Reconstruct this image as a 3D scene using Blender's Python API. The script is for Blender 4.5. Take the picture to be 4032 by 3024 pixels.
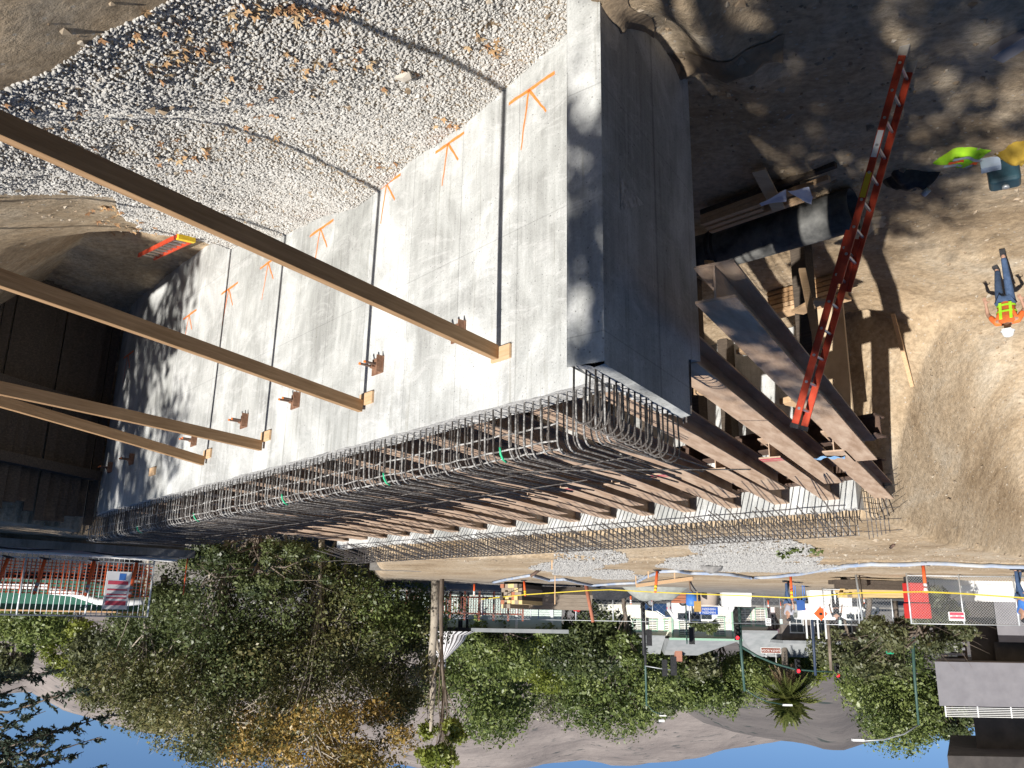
import bpy, bmesh, math, random
import numpy as np
from mathutils import Vector, Matrix
random.seed(7); RNG = np.random.default_rng(11)
for o_ in list(bpy.data.objects): bpy.data.objects.remove(o_)
SC = bpy.context.scene; COL = SC.collection
R = math.radians

# ------------------------------------------------------------------ camera (the photograph was taken with the phone upside down)
FPX, PIT, ROL, ZC = 3320.0, R(15.7), R(1.04), 2.0
cp, sp, cr, sr = math.cos(PIT), math.sin(PIT), math.cos(ROL), math.sin(ROL)
R0 = Vector((1, 0, 0)); U0 = Vector((0, sp, cp)); F0 = Vector((0, cp, -sp))
cam_d = bpy.data.cameras.new('camera'); cam = bpy.data.objects.new('camera', cam_d); COL.objects.link(cam)
cam_d.sensor_width = 36; cam_d.lens = FPX * 36 / 4032; cam_d.clip_end = 6000; cam_d.clip_start = 0.05
X = -cr * R0 - sr * U0; Y = sr * R0 - cr * U0; Z = -F0
cam.matrix_world = Matrix(((X.x, Y.x, Z.x, 0), (X.y, Y.y, Z.y, 0), (X.z, Y.z, Z.z, ZC), (0, 0, 0, 1)))
SC.camera = cam

# ------------------------------------------------------------------ light
SUN_AZ, SUN_EL = R(146), R(36)
S = Vector((math.sin(SUN_AZ) * math.cos(SUN_EL), math.cos(SUN_AZ) * math.cos(SUN_EL), math.sin(SUN_EL)))
w = bpy.data.worlds.new('World'); SC.world = w; w.use_nodes = True
nt = w.node_tree; bg = nt.nodes['Background']
sky = nt.nodes.new('ShaderNodeTexSky'); sky.sky_type = 'NISHITA'; sky.sun_disc = False
sky.sun_elevation = SUN_EL; sky.sun_rotation = SUN_AZ; sky.air_density = 0.8; sky.dust_density = 0.0; sky.ozone_density = 6.0; sky.altitude = 1500
nt.links.new(sky.outputs[0], bg.inputs[0]); bg.inputs[1].default_value = 0.058
sl = bpy.data.lights.new('sun', 'SUN'); sl.energy = 5.0; sl.angle = R(0.55); sl.color = (1.0, 0.955, 0.885)
so_ = bpy.data.objects.new('sun', sl); COL.objects.link(so_); so_.rotation_euler = (-S).to_track_quat('-Z', 'Y').to_euler()
so_.location = (30, -40, 40)
SC.view_settings.view_transform = 'Standard'; SC.view_settings.look = 'None'
SC.view_settings.exposure = 0.55; SC.view_settings.gamma = 1.0
SC.render.engine = 'CYCLES'
SC.cycles.max_bounces = 6

# ------------------------------------------------------------------ pixel helpers (pixels of the 4032x3024 photograph)
def ray(px, py):
    a = (2016 - px) / FPX; b = (py - 1512) / FPX
    a, b = cr * a - sr * b, sr * a + cr * b
    return Vector((a, cp + b * sp, -sp + b * cp))
def atz(px, py, z):
    r = ray(px, py); return Vector((0, 0, ZC)) + r * ((z - ZC) / r.z)
def aty(px, py, yy):
    r = ray(px, py); return Vector((0, 0, ZC)) + r * (yy / r.y)
def xat(px, yy, py=2400): return aty(px, py, yy).x
def zat(py, yy, px=2000): return aty(px, py, yy).z
A1, A2 = R(41), R(-30.6)
D1 = Vector((math.sin(A1), math.cos(A1), 0)); NN = Vector((math.cos(A1), -math.sin(A1), 0))
AX, AY = -0.62, 9.21
def W(s, o, z=0.0): return Vector((AX, AY, 0)) + D1 * s + NN * o + Vector((0, 0, z))
RZ1 = R(49)
def SO(x, y): return (x - AX) * D1.x + (y - AY) * D1.y, (x - AX) * NN.x + (y - AY) * NN.y

# ------------------------------------------------------------------ mesh helpers
class MB:
    def __init__(s): s.v = []; s.f = []; s.m = []
    def add(s, vs, fs, mi=0):
        b = len(s.v); s.v += [tuple(v) for v in vs]; s.f += [tuple(i + b for i in f) for f in fs]; s.m += [mi] * len(fs); return s
    def box(s, c, d, rz=0, mi=0, M=None):
        x, y, z = d[0] / 2, d[1] / 2, d[2] / 2
        vs = [Vector((i * x, j * y, k * z)) for i in (-1, 1) for j in (-1, 1) for k in (-1, 1)]
        Q = M if M is not None else Matrix.Rotation(rz, 3, 'Z')
        return s.add([Q @ v + Vector(c) for v in vs], [(0, 1, 3, 2), (4, 6, 7, 5), (0, 4, 5, 1), (2, 3, 7, 6), (0, 2, 6, 4), (1, 5, 7, 3)], mi)
    def bar(s, a, b, wd, hg, up=(0, 0, 1), mi=0):
        a, b = Vector(a), Vector(b); t = (b - a).normalized(); u = Vector(up)
        sd = t.cross(u); sd = sd.normalized() if sd.length > 1e-4 else Vector((1, 0, 0)); u = sd.cross(t).normalized()
        vs = [p + sd * (i * wd / 2) + u * (j * hg / 2) for p in (a, b) for i, j in ((-1, -1), (1, -1), (1, 1), (-1, 1))]
        return s.add(vs, [(3, 2, 1, 0), (4, 5, 6, 7), (0, 1, 5, 4), (1, 2, 6, 5), (2, 3, 7, 6), (3, 0, 4, 7)], mi)
    def tube(s, pts, r, n=6, mi=0, cap=True):
        pts = [Vector(p) for p in pts]; k = len(pts); rs = r if isinstance(r, (list, tuple)) else [r] * k
        vs = []; ref = Vector((0.31, 0.17, 0.93))
        for i, p in enumerate(pts):
            t = (pts[min(i + 1, k - 1)] - pts[max(i - 1, 0)]).normalized()
            if i == 0:
                u = t.cross(ref)
                if u.length < 0.05: u = t.cross(Vector((1, 0, 0)))
                u.normalize()
            else:
                u = (u - t * u.dot(t)).normalized()
            q = t.cross(u)
            for j in range(n):
                a = 2 * math.pi * j / n; vs.append(p + (u * math.cos(a) + q * math.sin(a)) * rs[i])
        fs = [(i * n + j, i * n + (j + 1) % n, (i + 1) * n + (j + 1) % n, (i + 1) * n + j) for i in range(k - 1) for j in range(n)]
        if cap: fs += [tuple(range(n - 1, -1, -1)), tuple((k - 1) * n + j for j in range(n))]
        return s.add(vs, fs, mi)
    def prism(s, poly, z0, z1, mi=0):
        n = len(poly)
        vs = [(p[0], p[1], z0) for p in poly] + [(p[0], p[1], z1) for p in poly]
        return s.add(vs, [tuple(range(n - 1, -1, -1)), tuple(range(n, 2 * n))] + [(i, (i + 1) % n, n + (i + 1) % n, n + i) for i in range(n)], mi)
    def xprism(s, poly, y0, y1, mi=0):      # polygon in (x,z), extruded along y
        n = len(poly)
        vs = [(p[0], y0, p[1]) for p in poly] + [(p[0], y1, p[1]) for p in poly]
        return s.add(vs, [tuple(range(n)), tuple(range(2 * n - 1, n - 1, -1))] + [(i, n + i, n + (i + 1) % n, (i + 1) % n) for i in range(n)], mi)
    def lathe(s, prof, n=16, c=(0, 0, 0), mi=0):
        c = Vector(c); vs = []
        for r, z in prof:
            for j in range(n): a = 2 * math.pi * j / n; vs.append(c + Vector((r * math.cos(a), r * math.sin(a), z)))
        fs = [(i * n + j, i * n + (j + 1) % n, (i + 1) * n + (j + 1) % n, (i + 1) * n + j) for i in range(len(prof) - 1) for j in range(n)]
        fs += [tuple(range(n - 1, -1, -1)), tuple((len(prof) - 1) * n + j for j in range(n))]
        return s.add(vs, fs, mi)
    def mesh(s, name, mats, smooth=False):
        me = bpy.data.meshes.new(name); me.from_pydata(s.v, [], s.f)
        for m in (mats if isinstance(mats, (list, tuple)) else [mats]): me.materials.append(m)
        if any(s.m): me.polygons.foreach_set('material_index', s.m)
        if smooth: me.polygons.foreach_set('use_smooth', [True] * len(s.f))
        me.update(); return me
    def build(s, name, mats, parent=None, smooth=False, **kw): return obj(name, s.mesh(name, mats, smooth), parent, **kw)
def obj(name, me, parent=None, label=None, cat=None, group=None, kind=None, loc=None, rz=None):
    o = bpy.data.objects.new(name, me); COL.objects.link(o)
    if parent: o.parent = parent
    if loc is not None: o.location = loc
    if rz is not None: o.rotation_euler = (0, 0, rz)
    tag(o, label, cat, group, kind); return o
def tag(o, label=None, cat=None, group=None, kind=None):
    for k, v in (('label', label), ('category', cat), ('group', group), ('kind', kind)):
        if v: o[k] = v
def thing(name, label, cat, loc=(0, 0, 0), rz=0, group=None):
    return obj(name, None, None, label, cat, group, None, loc, rz)
def bevel(o, wd=0.01, seg=2):
    m = o.modifiers.new('b', 'BEVEL'); m.width = wd; m.segments = seg; m.limit_method = 'ANGLE'; return o
def copy_tree(o, parent=None):
    c = o.copy(); COL.objects.link(c); c.parent = parent
    for ch in o.children: copy_tree(ch, c)
    return c
def npmesh(name, V, Fq, mats, mi=None, attr=None, smooth=False):
    """numpy verts (n,3), faces (m,k) -> mesh"""
    me = bpy.data.meshes.new(name); k = Fq.shape[1]; m = len(Fq)
    me.vertices.add(len(V)); me.vertices.foreach_set('co', V.astype(np.float32).ravel())
    me.loops.add(m * k); me.loops.foreach_set('vertex_index', Fq.astype(np.int32).ravel())
    me.polygons.add(m); me.polygons.foreach_set('loop_start', np.arange(0, m * k, k, dtype=np.int32))
    me.polygons.foreach_set('loop_total', np.full(m, k, dtype=np.int32))
    for q in (mats if isinstance(mats, (list, tuple)) else [mats]): me.materials.append(q)
    if mi is not None: me.polygons.foreach_set('material_index', mi.astype(np.int32))
    me.polygons.foreach_set('use_smooth', np.full(m, smooth, dtype=bool))
    if attr is not None:
        a = me.attributes.new('rnd', 'FLOAT', 'FACE'); a.data.foreach_set('value', attr.astype(np.float32))
    me.update(calc_edges=True); return me
def text_mesh(txt, size, mat, ext=0.0, align='CENTER'):
    c = bpy.data.curves.new('t', 'FONT'); c.body = txt; c.size = size; c.extrude = ext; c.align_x = align; c.align_y = 'CENTER'; c.resolution_u = 2
    t = bpy.data.objects.new('t', c); COL.objects.link(t)
    me = bpy.data.meshes.new_from_object(t.evaluated_get(bpy.context.evaluated_depsgraph_get()))
    bpy.data.objects.remove(t); me.materials.clear(); me.materials.append(mat); return me

# ------------------------------------------------------------------ noise
def vnoise(x, y, seed=0):
    x = np.asarray(x, float); y = np.asarray(y, float)
    xi = np.floor(x).astype(np.int64); yi = np.floor(y).astype(np.int64); xf = x - xi; yf = y - yi
    def h(a, b):
        n = (a * 374761393 + b * 668265263 + seed * 69069) & 0x7fffffff
        n = ((n ^ (n >> 13)) * 1274126177) & 0x7fffffff
        return ((n ^ (n >> 16)) & 0xffff) / 65535.0
    u = xf * xf * (3 - 2 * xf); v = yf * yf * (3 - 2 * yf)
    return (h(xi, yi) * (1 - u) + h(xi + 1, yi) * u) * (1 - v) + (h(xi, yi + 1) * (1 - u) + h(xi + 1, yi + 1) * u) * v
def fbm(x, y, o=4, seed=0):
    r = 0; a = 0.5; f = 1
    for i in range(o): r = r + a * (vnoise(x * f, y * f, seed + i) - 0.5); a *= 0.5; f *= 2.03
    return r

# ------------------------------------------------------------------ materials
def mat(name, c1, c2=None, scale=4.0, rough=0.8, bump=0.0, bscale=None, c3=None, stretch=(1, 1, 1), metal=0.0, detail=6, spec=0.35, rot=(0, 0, 0), lo=0.35, hi=0.65, coord='Object'):
    m = bpy.data.materials.new(name); m.use_nodes = True; t = m.node_tree; b = t.nodes['Principled BSDF']
    b.inputs['Roughness'].default_value = rough; b.inputs['Metallic'].default_value = metal; b.inputs['Specular IOR Level'].default_value = spec
    b.inputs['Base Color'].default_value = (*c1, 1)
    if c2 is None and not bump: return m
    tc = t.nodes.new('ShaderNodeTexCoord'); mp = t.nodes.new('ShaderNodeMapping'); mp.inputs['Scale'].default_value = stretch; mp.inputs['Rotation'].default_value = rot
    t.links.new(tc.outputs[coord], mp.inputs[0])
    if c2 is not None:
        n = t.nodes.new('ShaderNodeTexNoise'); n.inputs['Scale'].default_value = scale; n.inputs['Detail'].default_value = detail; n.inputs['Roughness'].default_value = 0.6
        t.links.new(mp.outputs[0], n.inputs[0])
        cr_ = t.nodes.new('ShaderNodeValToRGB'); e = cr_.color_ramp.elements
        e[0].position = lo; e[0].color = (*c1, 1); e[1].position = hi; e[1].color = (*c2, 1)
        if c3 is not None: q = e.new((lo + hi) / 2); q.color = (*c3, 1)
        t.links.new(n.outputs[0], cr_.inputs[0]); t.links.new(cr_.outputs[0], b.inputs['Base Color'])
    if bump:
        n2 = t.nodes.new('ShaderNodeTexNoise'); n2.inputs['Scale'].default_value = bscale or scale * 4; n2.inputs['Detail'].default_value = 5
        t.links.new(mp.outputs[0], n2.inputs[0]); bp = t.nodes.new('ShaderNodeBump'); bp.inputs['Strength'].default_value = bump; bp.inputs['Distance'].default_value = 0.02
        t.links.new(n2.outputs[0], bp.inputs['Height']); t.links.new(bp.outputs[0], b.inputs['Normal'])
    return m
def nd(t, typ, **kw):
    n = t.nodes.new(typ)
    for k, v in kw.items():
        if k in n.inputs: n.inputs[k].default_value = v
        else: setattr(n, k, v)
    return n
def ramp(t, src, stops):
    r = t.nodes.new('ShaderNodeValToRGB'); e = r.color_ramp.elements
    e[0].position, e[0].color = stops[0][0], (*stops[0][1], 1); e[1].position, e[1].color = stops[-1][0], (*stops[-1][1], 1)
    for p, c in stops[1:-1]: q = e.new(p); q.color = (*c, 1)
    t.links.new(src, r.inputs[0]); return r.outputs[0]
def mixc(t, fac, a, b, mode='MIX'):
    m = t.nodes.new('ShaderNodeMix'); m.data_type = 'RGBA'; m.blend_type = mode
    for sk, v in ((0, fac), (6, a), (7, b)):
        if hasattr(v, 'links') or isinstance(v, bpy.types.NodeSocket): t.links.new(v, m.inputs[sk])
        else: m.inputs[sk].default_value = v if sk == 0 else (*v, 1)
    return m.outputs[2]
def concrete_mat(name, base=(0.49, 0.50, 0.49), pale=(0.71, 0.72, 0.71), dark=(0.36, 0.365, 0.355), joints=True):
    m = bpy.data.materials.new(name); m.use_nodes = True; t = m.node_tree; b = t.nodes['Principled BSDF']; b.inputs['Roughness'].default_value = 0.82; b.inputs['Specular IOR Level'].default_value = 0.3
    tc = nd(t, 'ShaderNodeTexCoord'); L = t.links.new
    def noise(sc, st, det=6, ro=0.6, dist=0.0):
        mp = nd(t, 'ShaderNodeMapping'); mp.inputs['Scale'].default_value = st; L(tc.outputs['Object'], mp.inputs[0])
        n = nd(t, 'ShaderNodeTexNoise', Scale=sc, Detail=det, Roughness=ro, Distortion=dist); L(mp.outputs[0], n.inputs[0]); return n.outputs[0]
    big = ramp(t, noise(0.9, (1, 1, 0.8), 5, 0.65, 0.8), [(0.36, dark), (0.5, base), (0.66, pale)])
    streak = ramp(t, noise(7, (1.6, 1.6, 0.10), 4), [(0.42, (0, 0, 0)), (0.70, (1, 1, 1))])
    c = mixc(t, 0.0, big, pale); nm = c.node; sc_ = nd(t, 'ShaderNodeMath', operation='MULTIPLY'); L(streak, sc_.inputs[0]); sc_.inputs[1].default_value = 0.38; L(sc_.outputs[0], nm.inputs[0])
    wash = ramp(t, noise(1.1, (1.0, 1, 2.6), 8, 0.75, 1.6), [(0.52, (0, 0, 0)), (0.60, (1, 1, 1))])
    ws = nd(t, 'ShaderNodeMath', operation='MULTIPLY'); L(wash, ws.inputs[0]); ws.inputs[1].default_value = 0.30
    c = mixc(t, ws.outputs[0], c, (min(pale[0] * 1.08, 0.8),) * 3)
    fine = ramp(t, noise(45, (1, 1, 1), 3), [(0.3, (0.82, 0.82, 0.82)), (0.6, (1, 1, 1))])
    c = mixc(t, 1.0, c, fine, 'MULTIPLY')
    for vs_, a_, b_ in ((9.0, .05, .10), (3.1, .028, .045), (21.0, .08, .14)):
        vor = nd(t, 'ShaderNodeTexVoronoi', Scale=vs_); L(tc.outputs['Object'], vor.inputs['Vector'])
        c = mixc(t, 1.0, c, ramp(t, vor.outputs['Distance'], [(a_, (0.42, 0.42, 0.42)), (b_, (1, 1, 1))]), 'MULTIPLY')
    drip = ramp(t, noise(3.0, (5.5, 5.5, 0.22), 3, 0.5, 0.3), [(0.60, (1, 1, 1)), (0.72, (0.80, 0.79, 0.76))]); c = mixc(t, 1.0, c, drip, 'MULTIPLY')
    if joints:
        sx = nd(t, 'ShaderNodeSeparateXYZ'); L(tc.outputs['Object'], sx.inputs[0])
        def lines(out, period, off, wdt, amt):
            a = nd(t, 'ShaderNodeMath', operation='ADD'); L(out, a.inputs[0]); a.inputs[1].default_value = off
            d = nd(t, 'ShaderNodeMath', operation='PINGPONG'); L(a.outputs[0], d.inputs[0]); d.inputs[1].default_value = period / 2
            return ramp(t, d.outputs[0], [(0.0, (amt,) * 3), (wdt, (1, 1, 1))])
        c = mixc(t, 1.0, c, lines(sx.outputs[0], 1.22, 0.33, 0.011, 0.62), 'MULTIPLY')
        c = mixc(t, 1.0, c, lines(sx.outputs[2], 1.22 * 2, 0.4, 0.009, 0.68), 'MULTIPLY')
        pan = nd(t, 'ShaderNodeMath', operation='SNAP'); a = nd(t, 'ShaderNodeMath', operation='ADD'); L(sx.outputs[0], a.inputs[0]); a.inputs[1].default_value = 0.33; L(a.outputs[0], pan.inputs[0]); pan.inputs[1].default_value = 1.22
        wn = nd(t, 'ShaderNodeTexWhiteNoise', noise_dimensions='1D'); L(pan.outputs[0], wn.inputs['W'])
        c = mixc(t, 1.0, c, ramp(t, wn.outputs[0], [(0, (0.84, 0.84, 0.83)), (1, (1, 1, 1))]), 'MULTIPLY')
    L(c, b.inputs['Base Color'])
    bp = nd(t, 'ShaderNodeBump', Strength=0.35, Distance=0.01); L(noise(30, (1, 1, 1), 5), bp.inputs['Height']); L(bp.outputs[0], b.inputs['Normal'])
    return m
def wood_mat(name, c1, c2, c3=None, axis=0, sc=3.0, rough=0.75):
    st = [9, 9, 9]; st[axis] = 0.55
    return mat(name, c1, c2, sc, rough, 0.25, sc * 2.5, c3, tuple(st), detail=8, spec=0.2, lo=0.3, hi=0.7)
def leaf_mat(name, cols, trans=0.35):
    m = bpy.data.materials.new(name); m.use_nodes = True; t = m.node_tree; t.nodes.remove(t.nodes['Principled BSDF']); out = t.nodes['Material Output']
    at = nd(t, 'ShaderNodeAttribute', attribute_name='rnd'); n = len(cols)
    c = ramp(t, at.outputs['Fac'], [(i / (n - 1), q) for i, q in enumerate(cols)])
    d = nd(t, 'ShaderNodeBsdfDiffuse'); tr = nd(t, 'ShaderNodeBsdfTranslucent'); gl = nd(t, 'ShaderNodeBsdfGlossy', Roughness=0.45)
    t.links.new(c, d.inputs[0]); t.links.new(c, tr.inputs[0]); mx = nd(t, 'ShaderNodeMixShader'); mx.inputs[0].default_value = trans
    t.links.new(d.outputs[0], mx.inputs[1]); t.links.new(tr.outputs[0], mx.inputs[2])
    m2 = nd(t, 'ShaderNodeMixShader'); m2.inputs[0].default_value = 0.04; t.links.new(mx.outputs[0], m2.inputs[1]); t.links.new(gl.outputs[0], m2.inputs[2])
    t.links.new(m2.outputs[0], out.inputs[0]); return m
def glow_mat(name, c, e):
    m = mat(name, c, rough=0.4); b = m.node_tree.nodes['Principled BSDF']; b.inputs['Emission Color'].default_value = (*c, 1); b.inputs['Emission Strength'].default_value = e; return m

M_conc = concrete_mat('cast_concrete')
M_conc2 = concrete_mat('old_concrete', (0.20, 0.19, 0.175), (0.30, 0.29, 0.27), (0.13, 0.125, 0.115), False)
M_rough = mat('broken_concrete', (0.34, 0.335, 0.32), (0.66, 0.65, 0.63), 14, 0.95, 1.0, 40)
M_rebar = mat('rebar_steel', (0.075, 0.066, 0.06), (0.23, 0.222, 0.215), 14, 0.6, 0.5, 90, (0.125, 0.11, 0.10), metal=0.3)
M_splat = mat('rebar_splattered', (0.10, 0.09, 0.085), (0.50, 0.49, 0.47), 11, 0.85, 0.8, 60, (0.24, 0.23, 0.22), lo=0.38, hi=0.6)
M_green = mat('green_paint', (0.03, 0.42, 0.20), (0.05, 0.55, 0.28), 20, 0.5)
M_steel = mat('rusty_beam', (0.38, 0.255, 0.17), (0.60, 0.455, 0.335), 2.6, 0.7, 0.35, 22, (0.49, 0.35, 0.25), (2.2, 0.45, 2.2), spec=0.3, detail=10)
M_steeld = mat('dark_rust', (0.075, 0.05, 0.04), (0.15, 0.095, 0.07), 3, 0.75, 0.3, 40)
M_chalk = mat('chalk', (0.55, 0.55, 0.52), rough=0.9)
M_redp = mat('red_spray', (0.70, 0.07, 0.12), (0.62, 0.12, 0.16), 8, 0.7)
M_orp = mat('orange_spray', (0.95, 0.20, 0.03), (0.85, 0.27, 0.08), 25, 0.8)
M_plank = wood_mat('weathered_lumber', (0.30, 0.18, 0.09), (0.47, 0.30, 0.165), (0.38, 0.235, 0.125))
M_wood = wood_mat('fresh_lumber', (0.52, 0.34, 0.19), (0.66, 0.47, 0.29), (0.59, 0.40, 0.24))
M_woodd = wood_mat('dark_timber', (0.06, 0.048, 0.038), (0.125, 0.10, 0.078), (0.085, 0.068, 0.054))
M_ply = mat('plywood', (0.52, 0.40, 0.26), (0.64, 0.52, 0.36), 2.5, 0.7, 0.1, 20, None, (1, 6, 1))
M_fib = mat('orange_fibreglass', (0.50, 0.05, 0.022), (0.60, 0.085, 0.035), 12, 0.5)
M_alu = mat('aluminium', (0.62, 0.63, 0.64), (0.50, 0.51, 0.52), 20, 0.38, metal=0.85)
M_white = mat('white_paint', (0.78, 0.78, 0.76), (0.72, 0.72, 0.70), 6, 0.6)
M_yel = mat('yellow_plastic', (0.80, 0.55, 0.03), (0.72, 0.48, 0.03), 8, 0.5)
M_blk = mat('black_plastic', (0.018, 0.018, 0.02), (0.04, 0.04, 0.042), 12, 0.5)
M_org = mat('safety_orange', (0.88, 0.12, 0.03), (0.80, 0.16, 0.05), 6, 0.5)
M_grey = mat('grey_metal', (0.33, 0.35, 0.36), (0.42, 0.44, 0.45), 9, 0.5, metal=0.4)
M_galv = mat('galvanised', (0.50, 0.53, 0.55), (0.62, 0.64, 0.65), 15, 0.5, metal=0.5)
M_asph = mat('asphalt', (0.075, 0.075, 0.078), (0.12, 0.118, 0.115), 0.6, 0.9, 0.3, 30)
M_bark = mat('bark', (0.10, 0.075, 0.055), (0.22, 0.18, 0.145), 5, 0.95, 0.8, 20, None, (1, 1, 0.25))
M_barkp = mat('pale_bark', (0.28, 0.24, 0.19), (0.45, 0.40, 0.33), 4, 0.9, 0.6, 20, None, (1, 1, 0.4))
M_glass = mat('window_glass', (0.035, 0.045, 0.055), rough=0.2, spec=0.5)
M_tyre = mat('tyre_rubber', (0.02, 0.02, 0.02), rough=0.8)
M_sign_w = mat('sign_white', (0.80, 0.80, 0.80), rough=0.5)
M_blue = mat('blue_sheet', (0.05, 0.16, 0.50), (0.07, 0.22, 0.6), 5, 0.5)
M_navy = mat('dark_green_paint', (0.02, 0.075, 0.06), rough=0.5)

# ================================================================== GROUND
def OB(s): return -11.75 + (s - 2.6) * (1.55 / 18.4)            # inner face of the far abutment
def sstep(a, b, x): t = np.clip((x - a) / (b - a), 0, 1); return t * t * (3 - 2 * t)
BS = np.array([-3, 0, 1.2, 2.2, 3.5, 4.4, 5.6, 7.9, 10, 12, 14, 30.]); BZ = np.array([-5.35, -5.28, -5.09, -4.93, -5.0, -4.78, -4.9, -5.25, -5.75, -6.3, -6.5, -6.5])
def HT(x, y, rough=True):
    x = np.asarray(x, float); y = np.asarray(y, float); s, o = SO(x, y)
    zf = np.interp(y, [5, 7, 9, 16, 20], [-3.7, -3.9, -4.45, -5.35, -5.4])
    d = (x + 17) * -0.0905 + (y - 16.5) * 0.9959 + 1.6 * fbm(x * .25, y * .25, 3, 5)
    zb = np.minimum(-5.4 + 0.52 * d, 0.0)
    h = np.maximum(zf, zb) + np.clip(2.4 - np.abs(zf - zb), 0, None) ** 2 / 9.6
    ob = OB(s)
    wd_ = -0.42 + 0.12 * np.clip(-(o - ob) - 0.5, 0, 3) - 2.6 * np.clip(2.4 - s, 0, 9) - np.where(s < 2.4, 1.5, 0) * np.clip(o - ob + 0.25, 0, 9)
    hw_ = np.maximum(h, wd_) + np.clip(1.6 - np.abs(h - wd_), 0, None) ** 2 / 6.4 * sstep(2.5, 1.0, s)
    h = np.where((o < ob - 0.25) | (s < 2.4), np.minimum(hw_, 0.0), h)
    wi_ = sstep(-0.5, 2.3, s) * sstep(-0.42, -0.2, o - ob) * np.where(o < 0.2, 1, 0); h = h * (1 - wi_) + np.minimum(h, zf) * wi_
    base = np.interp(s, BS, BZ)
    oo = np.clip(o, 0, 99); ks = sstep(1.0, 4.5, s)
    zr = base + (0.24 - 0.19 * ks) * oo + np.where(oo < 4.5, (0.036 + 0.012 * ks) * oo ** 2, (0.036 + 0.012 * ks) * (20.25 + 9 * (oo - 4.5))) + 0.05 * np.clip(s - 9, 0, 5) * np.clip(oo - 1.2, 0, 4)
    kf = sstep(10.3, 12.4, s); zr = zr * (1 - kf) + kf * (-6.4 + 1.15 * np.clip(oo - 2.3, 0, 9))
    zr = np.minimum(zr, -0.75 + 0.5 * sstep(8.0, 11, o))
    kr = sstep(-0.30, -0.12, s + 1.05 + 0.327 * o) * sstep(-0.35, -0.05, o)
    h = h * (1 - kr) + zr * kr
    # heap of dirt against the foot of the dark face
    u_ = s + 1.44 + 0.327 * o
    h = h + (1 - kr) * (0.12 * np.exp(-((u_ / 0.45) ** 2 + ((o - 1.2) / 0.9) ** 2)) - 0.25 * np.exp(-(((u_ + .2) / 0.3) ** 2 + ((o - .2) / 0.6) ** 2)) + 0.30 * np.exp(-(((u_ + .75) / 0.28) ** 2 + ((o - 0.1) / 1.6) ** 2)))
    h = np.where((s > 19.4 - 0.58 * o) & (o > -0.2) & (s > 13), np.maximum(h, -0.25), h); h = np.where((s > 20.6) & (o > -1.2), np.maximum(h, -0.25), h)
    h = np.where(y < 3.0, np.maximum(h, np.minimum(-4.7 + (3.0 - y) * 2.2, 0.3)), h)          # bank under the camera
    h = np.where(x < -22, np.maximum(h, np.minimum(-5.2 + (-22 - x) * 0.8, 0)), h)
    creek = (o < -0.3) & (o > ob) & (s > 0)
    h = np.where((y > 36) & ~creek, np.maximum(h, np.minimum(0, -5.2 + (y - 28))), h)
    h = np.where(creek, np.maximum(h, np.minimum(0, -5.2 + np.clip(y - 40, 0, 99) * 0.45)), h)
    h = np.where(x > 30, 0.0, h)
    h = np.where((o < -0.5) & (y > 28), h - 4.5 * sstep(0.145, 0.20, x / np.maximum(y, 1)) * (1 - sstep(46, 58, y)), h)
    h = np.maximum(h, -6.6)
    if rough:
        near = np.clip(1 - (y - 30) / 25, 0.0, 1)
        pit = np.clip(-h / 2, 0.15, 1)
        h = h + near * (0.22 * pit * fbm(x * .7, y * .7, 5, 1) + 0.045 * fbm(x * 2.4, y * 2.4, 2, 9)) + (1 - near) * 0.02 * fbm(x * .3, y * .3, 2, 3)
        tm_ = sstep(0.5, 2.0, d) * sstep(11, 8, d) * np.clip(0.5 + 2.2 * fbm(x * .3, y * .3, 3, 77), 0, 1); h = h + near * 0.045 * tm_ * np.where(o < 0, 1, 0) * np.abs(np.sin((x * 0.9 + y * 0.35 + 0.5 * fbm(x * .5, y * .5, 2, 12)) * 5.2))
        rid = np.abs(fbm(x * 0.9 + 0.6 * y, y * 0.35, 4, 21)); h = h + near * 0.10 * pit * (rid * 2)
    return h
def gp(px, py):
    """where the ray of a photograph pixel meets the ground"""
    r = ray(px, py); t = np.concatenate([np.arange(3, 40, 0.02), np.arange(40, 400, 0.25)])
    z = ZC + r.z * t; hh = HT(r.x * t, r.y * t); i = int(np.argmax(z < hh))
    if not (z < hh).any(): i = len(t) - 1
    return Vector((r.x * t[i], r.y * t[i], float(hh[i])))
def gz(x, y): return float(HT(np.array([x]), np.array([y]))[0])
def axis(lo, hi, d, far_lo, far_hi, g=1.16):
    a = list(np.arange(lo, hi, d)); st = d; v = lo; L = []
    while v > far_lo: st *= g; v -= st; L.append(v)
    st = d; v = a[-1]
    while v < far_hi: st *= g; v += st; a.append(v)
    return np.array(L[::-1] + a)
gx = axis(-19, 13, 0.10, -2500, 2500); gy = axis(5, 36, 0.10, -400, 3000)
GX, GY = np.meshgrid(gx, gy); GH = HT(GX.ravel(), GY.ravel())
V = np.stack([GX.ravel(), GY.ravel(), GH], 1); nx, ny = len(gx), len(gy)
ii = (np.arange(ny - 1)[:, None] * nx + np.arange(nx - 1)[None]).ravel()
Fq = np.stack([ii, ii + 1, ii + nx + 1, ii + nx], 1)
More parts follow.
